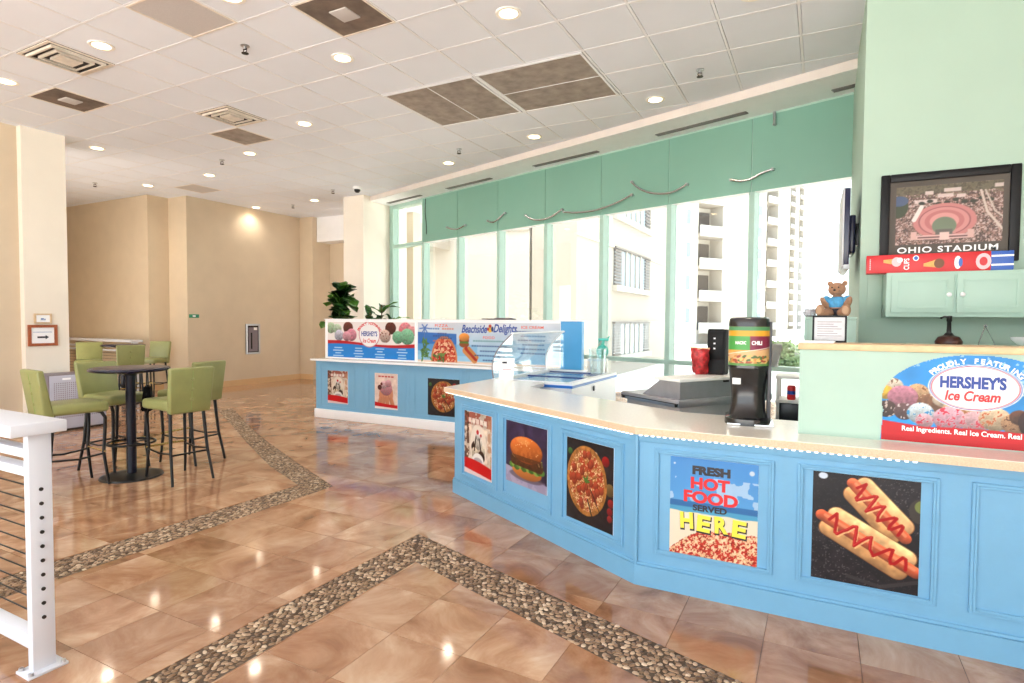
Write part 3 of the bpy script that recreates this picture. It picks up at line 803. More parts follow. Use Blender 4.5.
# ------------------------------------------------------------------ left pillar: framed signs, grey unit
mat('wood_red', (158, 82, 42), .35, var=.15, scale=25)
mat('wood_pale', (206, 180, 146), .45, var=.1, scale=30)
mat('paper', (246, 247, 250), .6)
mat('ink', (34, 38, 52), .6)
mat('ink_blue', (70, 110, 170), .6)
mat('unit_grey', (186, 186, 200), .5, var=.03)
mat('unit_side', (128, 118, 126), .55, var=.03)
def frame_sign(lab, y0, y1, z0, z1, bw, m, name='framed_sign'):
    r = thing(name, lab, 'sign', (-9.45, (y0 + y1) / 2, z0), math.pi / 2, 'framed signs on the left pillar')
    w, h = (y1 - y0) / 2, z1 - z0
    bm = B()
    frame_xz(bm, -w, w, 0, h, bw, -.025, 0, .003)
    obj('frame', bm, m, r); obox('sheet', -w + bw, w - bw, -.012, 0, bw, h - bw, 'paper', r)
    return r, w, h
r, w, h = frame_sign('red-brown wooden framed sign with a black arrow on the left pillar', 3.955, 4.30, 1.135, 1.425, .038, 'wood_red')
bm = B(); box(bm, -.065, .03, -.0135, -.012, .108, .132); vv = [bm.verts.new(p) for p in ((.03, -.0135, .09), (.07, -.0135, .12), (.03, -.0135, .15))]; bm.faces.new(vv); obj('arrow', bm, 'ink', r)
bm = B()
for k in range(16): box(bm, -.11 + .0138 * k, -.11 + .0138 * k + .009, -.0135, -.012, .186, .194)
obj('text_line', bm, 'ink_blue', r)
r, w, h = frame_sign('small pale framed sign above the arrow sign', 4.03, 4.235, 1.44, 1.58, .022, 'wood_pale')
bm = B(); box(bm, -.025, .01, -.0135, -.012, .055, .075); box(bm, -.03, .03, -.0135, -.012, .046, .051); box(bm, .015, .03, -.0135, -.012, .055, .068); obj('text_line', bm, 'ink_blue', r)

r = thing('grey_floor_unit', 'grey metal floor unit with perforated front below the framed signs', 'appliance', (-9.2, 4.28, 0), math.pi / 2)
obox('body', -.31, .40, -.22, .22, .02, .76, 'unit_side', r, .008)
obox('front_panel', -.295, .385, -.236, -.22, .03, .75, 'unit_grey', r, .004)
bm = B()
for i in range(24):
    for j in range(18): box(bm, -.25 + i * .025, -.25 + i * .025 + .012, -.2375, -.236, .18 + j * .027, .18 + j * .027 + .014)
g = obj('perforation', bm, 'unit_side', r)
obox('display', -.15, -.05, -.238, -.236, .69, .715, 'paper', r); obox('plinth', -.29, .38, -.2, .2, 0, .02, 'dark_slot', r)

# beige wall: steel recess panel and green sign
r = thing('wall_cabinet', 'steel extinguisher cabinet set into the beige wall', 'cabinet', (-11.73, 9.30, .70), math.pi / 2)
bm = B()
frame_xz(bm, -.19, .19, 0, .70, .04, -.03, 0, .004)
obj('frame', bm, 'steel', r); obox('door_panel', -.15, .15, -.014, 0, .04, .66, 'dark_slot', r)
obox('inner_panel', -.12, .13, -.02, -.012, .06, .62, 'unit_side', r); obox('handle', -.06, -.03, -.035, -.016, .12, .5, 'black_metal', r, .004); obox('notice', .02, .11, -.022, -.018, .56, .62, 'paper', r)
mat('exit_green', (36, 140, 104), .4); 
r = thing('green_sign', 'small green sign on the beige wall corner', 'sign', (-11.73, 7.86, 1.535), math.pi / 2)
obox('plate', -.11, .11, -.012, 0, 0, .075, 'exit_green', r, .003); obox('pictogram', -.035, .03, -.0135, -.012, .02, .055, 'paper', r)
# ------------------------------------------------------------------ pictures
def leafy(cv, x, y, s, rot, col=(60, 110, 50)):
    cv.ell(x, y, s, s * .35, col, rot); cv.cap(x - s * math.cos(rot), y - s * math.sin(rot), x + s * math.cos(rot), y + s * math.sin(rot), .003, (110, 150, 80))

def draw_pizza(cv, cx, cy, rx, ry, seed=1, slices=True, n=26):
    rg = np.random.default_rng(seed); nz = cv.noise(26, seed); nz2 = cv.noise(60, seed + 3)
    r, u, v = cv.el(cx, cy, rx, ry); m = cv.soft((r - 1) * min(rx, ry))
    crust = np.array((194, 132, 68)) / 255 * (.62 + .55 * nz)[..., None]; cv.put(m, np.clip(crust, 0, 1))
    m2 = cv.soft((r - .87) * min(rx, ry))
    cheese = np.array((214, 148, 84)) / 255 * (.62 + .5 * nz2)[..., None]; cheese[..., 1:] *= (1 - .35 * (nz > .55))[..., None]
    cv.put(m2, np.clip(cheese, 0, 1)); cv.put(m2 * (nz2 > .62), (246, 226, 186), .8); cv.put(m2 * (nz > .66), (178, 60, 34), .7)
    k = 0
    for a in range(n * 3):
        t = rg.random() * 2 * math.pi; q = math.sqrt(rg.random()) * .78; px, py = cx + q * rx * math.cos(t), cy + q * ry * math.sin(t)
        cv.ell(px, py, rx * .12, ry * .12, (132, 46, 26)); cv.ell(px - rx * .01, py + ry * .01, rx * .10, ry * .10, (168, 74, 50), shade=.25); k += 1
        if k >= n: break
    if slices:
        for a in (.35, 1.35, 2.2, 3.6, 4.45, 5.1): cv.cap(cx, cy, cx + rx * .93 * math.cos(a), cy + ry * .93 * math.sin(a), .004, (96, 50, 28), .8)
    for d in (0, 1.2, 2.5): leafy(cv, cx + .02 * math.cos(d), cy + .02 * math.sin(d), rx * .14, d, (72, 120, 48))

def scoop(cv, x, y, r, col, seed=0, chips=None):
    nz = cv.noise(28, seed); nz2 = cv.noise(70, seed + 5)
    ang = cv.el(x, y, r, r * .92); wob = 1 + .10 * (nz - .5)
    m = cv.soft((ang[0] - wob) * r)
    c = np.array(col, float) / 255 * (.82 + .22 * ang[2] + .35 * (nz2 - .5))[..., None]; cv.put(m, np.clip(c, 0, 1))
    if chips is not None:
        cv.put(m * (nz2 > .66), chips, .85)

def p_pizza(w, h, nx=110, cx=.44, rx=.5, ry=.6):
    cv = Cv(w, h, nx); cv.c[:] = np.array((40, 36, 40)) / 255 * (.7 + .7 * cv.noise(14, 2))[..., None]
    for x, y, r, c in ((.50, .97, .075, (150, 34, 34)), (.62, 1.02, .06, (235, 225, 215)), (.70, .93, .07, (160, 40, 40)), (.84, .98, .075, (146, 30, 32)), (.93, .60, .09, (120, 96, 60)), (.95, .42, .06, (146, 42, 38)), (.93, .30, .055, (136, 36, 40)), (.93, .20, .05, (146, 48, 48)), (.08, 1.0, .05, (70, 110, 60))):
        cv.ell(x, y * cv.asp / 1.2, r, r, c, shade=.3)
    draw_pizza(cv, cx, cv.asp * .52, rx * .86, cv.asp * .42, 4)
    cv.cap(.47, cv.asp * .30, .60, cv.asp * .02 + .04, .012, (44, 34, 34)); cv.cap(.53, cv.asp * .44, .78, cv.asp * .13, .008, (44, 34, 34))
    return cv

def p_burger(w, h):
    cv = Cv(w, h, 110); a = cv.asp; nz = cv.noise(10, 1)
    cv.c[:] = np.array((62, 50, 78)) / 255 * (.7 + .5 * nz + .25 * (cv.Y / a - .5))[..., None]
    cv.below(.20 * a + .12 * (.5 - cv.X), (176, 168, 192)); cv.put(cv.soft(cv.Y - .17 * a) * (nz > .5), (150, 142, 170), .5)
    cv.ell(.5, .16 * a, .40, .07, (96, 84, 96), a=.7)
    cv.ell(.52, .25 * a, .36, .13 * a, (198, 124, 66), shade=.25)                       # bottom bun
    for k, x in enumerate(np.linspace(.16, .88, 13)): cv.ell(x, .30 * a + .02 * math.sin(k * 2.3), .07, .045, [(96, 140, 60), (140, 172, 84), (70, 112, 46)][k % 3])
    cv.cap(.20, .39 * a, .84, .37 * a, .075, (84, 48, 32), nz=.6)
    for k, x in enumerate(np.linspace(.17, .88, 15)): cv.cap(x, .47 * a, x + .05 * math.cos(k), .44 * a + .03 * math.sin(k * 3), .014, [(236, 206, 140), (200, 150, 90), (150, 176, 90)][k % 3])
    cv.cap(.22, .50 * a, .82, .48 * a, .035, (110, 62, 40), nz=.5)
    cv.ell(.50, .585 * a, .395, .205 * a, (150, 78, 34)); m = cv.ell(.50, .60 * a, .38, .195 * a, (196, 108, 48), shade=.38); cv.put(m * (cv.noise(20, 7) > .56), (214, 130, 66), .5); cv.rect(.10, .40 * a, .90, .475 * a, (74, 44, 30), .55)
    cv.below(.47 * a - .0 * cv.X, (0, 0, 0), 0)
    for k in range(16):
        rg = np.random.default_rng(k); x, y = .5 + rg.normal(0, .14), .68 * a + rg.normal(0, .04); cv.ell(x, y, .010, .006, (246, 222, 170))
    cv.ell(.44, .72 * a, .17, .05 * a, (236, 176, 112), a=.45)
    return cv

def p_sundae(w, h, seed=0):
    cv = Cv(w, h, 90); a = cv.asp; nz = cv.noise(9, seed)
    cv.c[:] = np.array((232, 214, 196)) / 255 * (.72 + .45 * nz)[..., None]
    cv.put(cv.soft(.80 * a - cv.Y) * (nz > .42), (150, 62, 46), .75); cv.put(cv.soft(cv.X - .18) * (cv.noise(16, 3) > .45), (92, 56, 40), .8)
    cv.put(cv.soft(.86 - cv.X) * (cv.noise(12, 8) > .5), (196, 150, 120), .8)
    cv.ell(.52, .47 * a, .30, .36 * a, (238, 226, 212), a=.85)
    for x, y, r, c in ((.42, .44, .15, (74, 46, 34)), (.62, .42, .15, (240, 228, 204)), (.52, .54, .15, (246, 238, 224)), (.40, .36, .12, (230, 214, 190)), (.64, .33, .12, (70, 44, 34)), (.52, .64, .10, (250, 246, 240))): scoop(cv, x, y * a, r, c, seed + int(x * 50))
    cv.cap(.44, .62 * a, .38, .40 * a, .018, (60, 34, 24)); cv.cap(.56, .60 * a, .62, .42 * a, .018, (60, 34, 24))
    cv.ell(.50, .70 * a, .045, .045, (200, 30, 36)); cv.ell(.62, .66 * a, .03, .03, (200, 40, 40))
    cv.ell(.52, .26 * a, .20, .11 * a, (236, 232, 228)); cv.ell(.52, .25 * a, .15, .05 * a, (180, 176, 180))
    cv.below(.15 * a + .10 * np.sin((1 - cv.X) * 1.6 + .4) * a, (206, 24, 32)); cv.below(.03 * a + .05 * a * (1 - cv.X), (244, 238, 236), .9)
    for k in range(5): cv.rect(.16 + .14 * k, .83 * a, .27 + .14 * k, .905 * a, (246, 236, 226), .85)
    return cv

def p_hands(w, h):
    cv = Cv(w, h, 90); a = cv.asp; cv.c[:] = np.array((238, 216, 204)) / 255 * (.9 + .2 * cv.noise(8, 4))[..., None]
    for x0, x1 in ((.18, .34), (.36, .42), (.56, .54), (.80, .66)): cv.cap(x0, .10 * a, x1, .42 * a, .085, (204, 142, 110), shade=.2)
    for k in range(6): cv.cap(.22 + .11 * k, .36 * a, .26 + .10 * k, .52 * a, .04, (214, 152, 120))
    scoop(cv, .50, .58 * a, .27, (240, 178, 188), 3, (206, 84, 96)); scoop(cv, .40, .68 * a, .15, (246, 206, 210), 5); scoop(cv, .60, .72 * a, .14, (240, 190, 198), 6, (220, 90, 100))
    cv.ell(.22, .60 * a, .09, .09, (90, 44, 40)); cv.ell(.30, .70 * a, .05, .05, (120, 50, 46))
    cv.below(.13 * a + .06 * a * (1 - cv.X) ** 2, (204, 22, 34)); cv.below(.07 * a - .03 * a * cv.X, (246, 240, 238))
    for k in range(5): cv.rect(.16 + .14 * k, .89 * a, .27 + .14 * k, .93 * a, (196, 70, 70), .85)
    return cv

def p_hotfood(w, h):
    cv = Cv(w, h, 130); a = cv.asp; t = (cv.Y / a)[..., None]; nz = cv.noise(7, 2)
    cv.c[:] = (np.array((116, 186, 232)) * (1 - t) + np.array((86, 152, 214)) * t) / 255
    cv.put((nz > .52) * (cv.Y < .82 * a), (236, 240, 246), .55)
    cv.rect(0, .44 * a, 1, .52 * a, (92, 170, 206)); cv.rect(0, .50 * a, 1, .56 * a, (60, 120, 176))
    cv.below(.45 * a + .03 * (cv.noise(6, 9) - .5), (236, 228, 206))
    m = cv.soft(cv.Y - (.30 * a - .9 * (cv.X - .58) ** 2 * (cv.X < .58) + .04 * (cv.noise(20, 1) - .5))); n1, n2 = cv.noise(34, 1), cv.noise(50, 6)
    cv.put(m, (234, 190, 150)); cv.put(m * (n1 > .47), (206, 62, 46), .95); cv.put(m * (n2 > .60), (250, 226, 190), .9); cv.put(m * (n2 < .34), (150, 36, 30), .9)
    cv.ell(.93, .91 * a, .028, .028, (206, 220, 232)); cv.ell(.05, .93 * a, .012, .012, (206, 220, 232))
    return cv

def p_hotdogs(w, h):
    cv = Cv(w, h, 140); a = cv.asp; nz = cv.noise(18, 2); sp = cv.noise(62, 5)
    cv.c[:] = np.array((36, 32, 36)) / 255 * (.6 + .9 * nz)[..., None]; cv.put(sp > .72, (110, 100, 104), .7)
    cv.put(cv.soft(.68 * a - cv.Y) * (cv.X > .86) * (cv.Y < .3 * a), (112, 104, 112), .8)
    cv.put(cv.soft(np.abs(cv.X * .9 + (cv.Y - .40 * a) * 1.0 - .62) - .42), (24, 22, 26), .6)
    cv.ell(.10, .965 * a, .045, .035, (214, 226, 240)); cv.ell(1.0, .74 * a, .10, .13, (70, 62, 56)); cv.ell(1.02, .78 * a, .07, .07, (130, 140, 80))
    cv.line([(.36, .07 * a), (.66, .02 * a), (1.0, .12 * a)], .02, (70, 64, 66), .8)
    def dog(x0, y0, x1, y1, r):
        dx, dy = x1 - x0, y1 - y0; L = math.hypot(dx, dy); nx_, ny_ = -dy / L, dx / L
        for s, c in ((-1, (214, 164, 112)), (1, (232, 188, 138))):
            cv.cap(x0 + dx * .10 + nx_ * r * 1.0 * s, y0 + dy * .10 + ny_ * r * 1.0 * s, x0 + dx * .88 + nx_ * r * 1.0 * s, y0 + dy * .88 + ny_ * r * 1.0 * s, r * 1.2, (150, 100, 60)); cv.cap(x0 + dx * .10 + nx_ * r * 1.02 * s, y0 + dy * .10 + ny_ * r * 1.02 * s, x0 + dx * .88 + nx_ * r * 1.02 * s, y0 + dy * .88 + ny_ * r * 1.02 * s, r * 1.08, c, shade=.3, nz=.5, k=12)
        cv.cap(x0 + dx * .05, y0 + dy * .05, x0 + dx * .95, y0 + dy * .95, r * .75, (150, 96, 60))
        cv.cap(x0 - dx * .03, y0 - dy * .03, x0 + dx * 1.03, y0 + dy * 1.03, r * .74, (206, 104, 70), shade=.4, nz=.3, k=20); cv.cap(x0 + nx_ * r * .25, y0 + ny_ * r * .25, x0 + dx + nx_ * r * .25, y0 + dy + ny_ * r * .25, r * .2, (240, 170, 130), .6)
        pts = []
        for k in range(31):
            t = .06 + .88 * k / 30; o = r * (1.0 + .3 * math.sin(k * 1.7)) * math.sin(k * .94 + .6 * math.sin(k * .5)); pts.append((x0 + dx * t + nx_ * o, y0 + dy * t + ny_ * o))
        cv.line([(p[0] + .012, p[1] - .02) for p in pts[3:20]], r * .12, (240, 206, 150), .8); cv.line(pts, r * .19, (176, 16, 22)); cv.line([(p[0] - .004, p[1] + .006) for p in pts[4:18]], r * .05, (226, 80, 76), .8)
    dog(.40, .91 * a, .86, .50 * a, .078); dog(.12, .585 * a, .95, .21 * a, .082)
    return cv

def p_stadium(w, h):
    cv = Cv(w, h, 140); a = cv.asp; n1, n2 = cv.noise(36, 1), cv.noise(70, 2)
    cv.c[:] = np.array((150, 118, 108)) / 255 * (.55 + .8 * n1)[..., None]
    cv.put(n2 > .62, (226, 204, 196), .7); cv.put(n2 < .36, (74, 66, 52), .8)
    cv.rect(0, .86 * a, 1, a, (96, 92, 70), .75); cv.put((cv.Y > .80 * a) * (n1 > .5), (120, 112, 90), .7)
    cv.ell(.02, .66 * a, .10, .13, (72, 80, 54)); cv.ell(.03, .76 * a, .09, .06, (86, 100, 130))
    for x0, x1, y in ((.28, .36, .90), (.46, .62, .93), (.40, .55, .84), (.58, .66, .82), (.92, 1., .95), (.18, .40, .76)): cv.rect(x0, (y - .06) * a, x1, y * a, (232, 212, 206), .85)
    for k in range(9): cv.ell(.25 + .08 * k, (.70 + .03 * math.sin(k * 2.)) * a, .03, .02, (64, 62, 48))
    cv.line([(.80, .85 * a), (.86, .5 * a), (1.0, .2 * a)], .012, (214, 196, 184)); cv.line([(.84, .85 * a), (.93, .5 * a), (1.0, .4 * a)], .008, (206, 190, 178))
    for r_, c in ((1.0, (206, 138, 134)), (.82, (150, 92, 92)), (.78, (214, 150, 146)), (.62, (196, 124, 122)), (.46, (222, 160, 154))):
        cv.ell(.47, .38 * a, .30 * r_, .30 * a * r_, c)
    cv.rect(.36, .16 * a, .58, .34 * a, (206, 150, 144)); cv.ell(.47, .30 * a, .115, .15 * a, (124, 136, 112)); cv.rect(.39, .14 * a, .55, .24 * a, (110, 104, 96))
    cv.cap(.18, .42 * a, .25, .64 * a, .022, (236, 228, 222))
    cv.rect(.20, .08 * a, .72, .15 * a, (228, 190, 182)); cv.rect(.22, .10 * a, .70, .125 * a, (120, 84, 82)); cv.rect(.43, .06 * a, .52, .19 * a, (236, 204, 196))
    for x in (.18, .72): cv.rect(x - .03, .08 * a, x + .03, .22 * a, (220, 182, 172))
    return cv

def p_menu_left(w, h):
    cv = Cv(w, h, 230); a = cv.asp
    cv.c[:] = np.array((244, 236, 234)) / 255
    for x, y, r, c, ch in ((.04, .83, .055, (206, 226, 190), (150, 196, 150)), (.12, .80, .05, (214, 232, 204), (150, 196, 150)), (.14, .62, .055, (218, 216, 232), None), (.25, .84, .058, (120, 60, 44), None), (.29, .64, .062, (240, 166, 184), (226, 120, 150)), (.235, .60, .05, (238, 176, 190), None),
                          (.74, .84, .06, (112, 52, 40), None), (.68, .62, .062, (236, 208, 196), (120, 60, 50)), (.90, .80, .07, (242, 160, 168), (226, 110, 130)), (.97, .76, .05, (242, 170, 176), None), (.82, .60, .06, (150, 214, 176), (90, 170, 130)), (.92, .62, .075, (156, 218, 180), (96, 176, 134))):
        scoop(cv, x, y * a, r, c, int(x * 90), ch)
    cv.below((.43 + .05 * np.sin(cv.X * 5 + 1.2)) * a, (196, 30, 40)); cv.below((.35 + .04 * np.sin(cv.X * 5 + .8)) * a, (38, 142, 222))
    r, u, v = cv.el(.5, .66 * a, .115, .34 * a); cv.put(cv.soft((r - 1.05) * .1), (206, 120, 130)); cv.put(cv.soft((r - .99) * .1), (250, 250, 252))
    rg = np.random.default_rng(1)
    for k in range(4):
        for q in range(4):
            L = .03 + .035 * rg.random(); x = .13 + .245 * k; cv.rect(x - L, (.27 - .075 * q) * a - .004, x + L, (.27 - .075 * q) * a + .004, (226, 240, 250), .9)
    return cv

def p_menu_right(w, h):
    cv = Cv(w, h, 300); a = cv.asp; t = (cv.Y / a)[..., None]
    cv.c[:] = (np.array((150, 200, 232)) * (1 - t) + np.array((226, 230, 240)) * t) / 255
    cv.c[:] = np.clip(cv.c * (.93 + .14 * cv.noise(9, 3))[..., None], 0, 1)
    cv.put(cv.soft(np.abs(cv.Y - (.52 - .12 * cv.X) * a) - .06) * (cv.X < .30), (40, 110, 196), .85); cv.rect(0, .18 * a, .45, .46 * a, (126, 188, 228), .6)
    cv.below(.05 * a, (242, 220, 204))
    cv.cap(.05, .50 * a, .055, .86 * a, .003, (100, 130, 190))
    for k in range(6): cv.cap(.055, .86 * a, .055 + .04 * math.cos(k * 1.05), .84 * a + .03 * math.sin(k * 1.05), .004, (96, 130, 200))
    for k in range(26):
        rg = np.random.default_rng(k); leafy(cv, .03 + .06 * rg.random() * (1 - k / 60), (.06 + .5 * rg.random()) * a, .016, rg.random() * 6, [(30, 84, 60), (70, 130, 70), (24, 60, 44)][k % 3])
    r, u, v = cv.el(.205, .06 * a, .10, .60 * a); top = v > -.06
    n1, n2 = cv.noise(60, 3), cv.noise(90, 5)
    cv.put(cv.soft((r - 1) * .1) * top, (214, 140, 92)); m = cv.soft((r - .88) * .1) * top; cv.put(m, (206, 84, 58)); cv.put(m * (n1 > .52), (176, 26, 24)); cv.put(m * (n2 > .6), (240, 196, 160))
    for k in range(12):
        rg = np.random.default_rng(k + 40); leafy(cv, .09 + .12 * rg.random(), (.03 + .22 * rg.random()) * a, .016, rg.random() * 6, [(30, 70, 40), (110, 140, 70), (30, 30, 30)][k % 3])
    cv.ell(.355, .47 * a, .036, .08 * a, (150, 84, 44)); cv.rect(.322, .49 * a, .388, .56 * a, (92, 130, 52)); cv.rect(.320, .54 * a, .39, .60 * a, (150, 60, 40)); cv.ell(.355, .645 * a, .038, .10 * a, (226, 150, 70), shade=.3)
    cv.cap(.365, .32 * a, .43, .10 * a, .022, (214, 150, 92)); cv.cap(.37, .37 * a, .44, .12 * a, .013, (176, 54, 34)); cv.cap(.39, .38 * a, .45, .16 * a, .010, (206, 140, 80))
    for (x, y, L, c) in [(.13, .84, .03, 0), (.23, .84, .04, 1), (.19, .72, .035, 2), (.18, .66, .06, 2), (.21, .61, .05, 2), (.19, .54, .07, 1)] + [(.53, .56, .11, 3), (.53, .44, .12, 2), (.54, .32, .07, 2), (.53, .21, .10, 2), (.54, .10, .05, 2)] + [(.82, .80, .10, 2), (.83, .70, .08, 2), (.82, .60, .09, 2), (.83, .50, .07, 2), (.82, .40, .09, 2), (.83, .30, .08, 2)]:
        x0 = x - L
        while x0 < x + L: cv.rect(x0, y * a - .004, x0 + .014, y * a + .004, [(70, 120, 190), (226, 120, 90), (60, 84, 140), (110, 160, 160)][c], .85); x0 += .018
    cv.ell(.54, .83 * a, .014, .06 * a, (240, 190, 60)); cv.ell(.54, .92 * a, .010, .04 * a, (190, 60, 40)); cv.ell(.556, .85 * a, .009, .06 * a, (40, 60, 130)); cv.ell(.526, .85 * a, .008, .04 * a, (190, 70, 50))
    return cv

def p_banner(w, h):
    cv = Cv(w, h, 210); a = cv.asp
    cv.c[:] = np.array((40, 150, 222)) / 255 * (.85 + .3 * cv.noise(6, 2))[..., None]; cv.put((cv.noise(30, 4) > .70) * (cv.Y > .3 * a), (226, 240, 250), .6)
    sc = [(.06, .62, .062, (238, 226, 206), (120, 90, 70)), (.02, .55, .05, (240, 196, 70), None), (.20, .56, .065, (226, 186, 140), (120, 70, 40)), (.12, .50, .085, (206, 140, 160), None), (.03, .36, .06, (90, 66, 60), (226, 210, 200)), (.27, .44, .075, (150, 106, 76), (226, 200, 170)), (.33, .50, .05, (240, 220, 196), None),
          (.40, .38, .07, (226, 190, 140), (170, 110, 60)), (.13, .34, .06, (120, 90, 90), (230, 220, 220)), (.22, .33, .075, (222, 238, 246), (26, 132, 190)), (.46, .40, .07, (222, 186, 136), (160, 100, 60)), (.24, .25, .05, (230, 190, 200), (190, 30, 60)), (.37, .29, .085, (236, 190, 206), (206, 40, 66)), (.50, .27, .075, (230, 190, 196), (200, 60, 80)), (.60, .32, .08, (238, 214, 180), (190, 100, 60)), (.70, .28, .07, (214, 170, 130), (90, 60, 44)),
          (.72, .35, .05, (110, 70, 50), None), (.82, .30, .11, (66, 36, 32), None), (.95, .44, .09, (240, 176, 180), (226, 120, 130)), (.97, .28, .08, (70, 40, 34), None)]
    for x, y, r, c, ch in sc: scoop(cv, x, y * a, r, c, int(x * 100), ch)
    cv.below((.18 + .20 * np.clip(.24 - cv.X, 0, 1) / .24 * .5 + .06 * np.sin(cv.X * 3.1)) * a * .82, (204, 22, 36)); 
    cv.below(.07 * a, (190, 16, 30), .6)
    r, u, v = cv.el(.495, .646 * a, .233, .244 * a)
    for k, c in ((1.035, (250, 250, 252)), (1.005, (60, 100, 180)), (.985, (250, 250, 252)), (.965, (206, 40, 50)), (.945, (250, 250, 252))): cv.put(cv.soft((r - k) * .17), c)
    X, Y = cv.X, cv.Y / a
    e = ((X - .5) / .5) ** 2 + ((Y - .46) / .54) ** 2
    cv.alpha = ((e < 1) | ((Y < .46) & (np.abs(X - .5) < .5 - .03 * Y))).astype(float)
    return cv

# ------------------------------------------------------------------ poster builder
def poster(lab, x, y, z, w, h, rotz, cv, group=None, t=.003, cat='poster', name='poster'):
    r = thing(name, lab, cat, (x, y, z), rotz, group)
    obox('sheet', -w / 2, w / 2, -t, 0, 0, h, 'paper', r)
    o = mobj('print', cv.mesh('print'), None, r); o.location = (0, -t - .0008, 0)
    return r

mat('counter_blue', (112, 168, 204), .42, var=.025, scale=9, bump=.08, bscale=50)
mat('counter_top', (242, 234, 222), .16, var=.05, scale=70, spec=.6)
mat('counter_edge', (214, 188, 158), .4, var=.12, scale=160)
mat('led', (255, 255, 255), .4, emit=(255, 250, 240), estr=1.5)
mat('red_ink', (214, 40, 44), .4); mat('blue_ink', (30, 64, 150), .4); mat('yellow_ink', (246, 226, 74), .4); mat('black_ink', (40, 36, 40), .4); mat('white_ink', (250, 250, 250), .4); mat('coral_ink', (226, 92, 72), .4); mat('maroon_ink', (132, 30, 60), .4); mat('orange_ink', (232, 130, 80), .4)

A0, B0 = Vector((-2.858, 4.324)), Vector((-.926, 3.306)); AD = (B0 - A0).normalized(); AN = Vector((-AD.y, AD.x)); AL = (B0 - A0).length; AR = math.atan2(AD.y, AD.x)
CT = .93
ctr = thing('service_counter', 'light blue panelled serving counter bending towards the right', 'counter', (B0.x, B0.y, 0))
R0 = Vector((B0.x, B0.y, 0))
MA = Matrix.Translation((A0.x - B0.x, A0.y - B0.y, 0)) @ Matrix.Rotation(AR, 4, 'Z'); MB_ = Matrix.Identity(4)
BE = 3.6                                                            # length of the right-hand run
def cbox(name, x0, x1, y0, y1, z0, z1, m, mx, bev=0., parent=None):
    bm = B(); box(bm, x0, x1, y0, y1, z0, z1, bev)
    bm.transform(mx); return obj(name, bm, m, parent or ctr, 40 if bev else None)
cbox('front_panel', 0, AL + .004, .02, .05, .1, .885, 'counter_blue', MA); cbox('front_panel', -.004, BE, .02, .05, .1, .885, 'counter_blue', MB_)
for mx, L in ((MA, AL), (MB_, BE)):
    b = cbox('baseboard', 0, L, 0, .05, 0, .118, 'counter_blue', mx); cbox('base_ledge', 0, L, .006, .05, .118, .134, 'counter_blue', mx, .004, b)
    cbox('top_rail', 0, L, .008, .05, .835, .885, 'counter_blue', mx, .003)
bm = B(); box(bm, -.008, .012, .004, .05, .0, .885, .003); bm.transform(Matrix.Rotation(AR / 2, 4, 'Z')); obj('corner_post', bm, 'counter_blue', ctr)
bm = B(); tl = [A0 + AN * .05, B0 + Vector((.01, .05)), Vector((B0.x + BE, B0.y + .05)), Vector((B0.x + BE, 3.9)), Vector((-.78, 3.9)), Vector((-2.32, 4.71)), Vector((-2.38, 5.10)), Vector((-2.88, 5.10))]
prism(bm, [p - B0 for p in tl], .005, .885); obj('carcass', bm, 'counter_blue', ctr)
def moulding(x0, x1, z0, z1, mx):
    bm = B()
    for (w, p, o) in ((.014, .011, 0), (.012, .017, .014)):
        a0, a1, c0, c1 = x0 + o, x1 - o, z0 + o, z1 - o; y = .02 - p + .004 * (o > 0)
        frame_xz(bm, a0, a1, c0, c1, w, y, .021, .002, 1)
    bm.transform(mx); return obj('panel_moulding', bm, 'counter_blue', ctr)
for x0, x1 in ((.125, .695), (.765, 1.385), (1.485, 2.075)): moulding(x0, x1, .175, .80, MA)
for x0, x1 in ((-.82, -.195), (-.085, .51), (.63, 1.235), (1.36, 1.96), (2.08, 2.6)): moulding(x0 - B0.x, x1 - B0.x, .20, .805, MB_)
top = [A0 + Vector((-.09, .0)), Vector((-.915, 3.252)), Vector((B0.x + BE, 3.252)), Vector((B0.x + BE, 3.93)), Vector((-.78, 3.93)), Vector((-2.30, 4.735)), Vector((-2.35, 5.15)), Vector((-2.95, 5.15))]
bm = B(); prism(bm, [p - B0 for p in top], CT - .04, CT); ct = obj('countertop', bm, 'counter_top', ctr)
bm = B()
fr = [top[7] + Vector((-.004, 0)), top[0] + Vector((-.004, -.004)), top[1] + Vector((-.001, -.004)), top[2] + Vector((0, -.004)), top[2], top[1], top[0], top[7]]
prism(bm, [p - B0 for p in fr], CT - .042, CT - .003); obj('edge_band', bm, 'counter_edge', ct)
bm = B()
def leds(p, q, mx=None):
    p, q = Vector(p), Vector(q); L = (q - p).length; d = (q - p).normalized(); a = math.atan2(d.y, d.x); n = int(L / .034)
    for k in range(n):
        c = p + d * (k + .5) * .034 - B0; bx = Matrix.Translation((c.x, c.y, CT - .048)) @ Matrix.Rotation(a, 4, 'Z')
        box(bm, -.008, .008, -.004, .004, -.0026, .0026, mx=bx)
leds(top[0] + AN * .012, top[1] + Vector((-.005, .012))); leds(top[1] + Vector((.01, .012)), Vector((.43, 3.264)))
o = obj('light_strip', bm, 'led', ctr); o['label'] = 'white LED strip under the countertop edge'; o['kind'] = 'stuff'

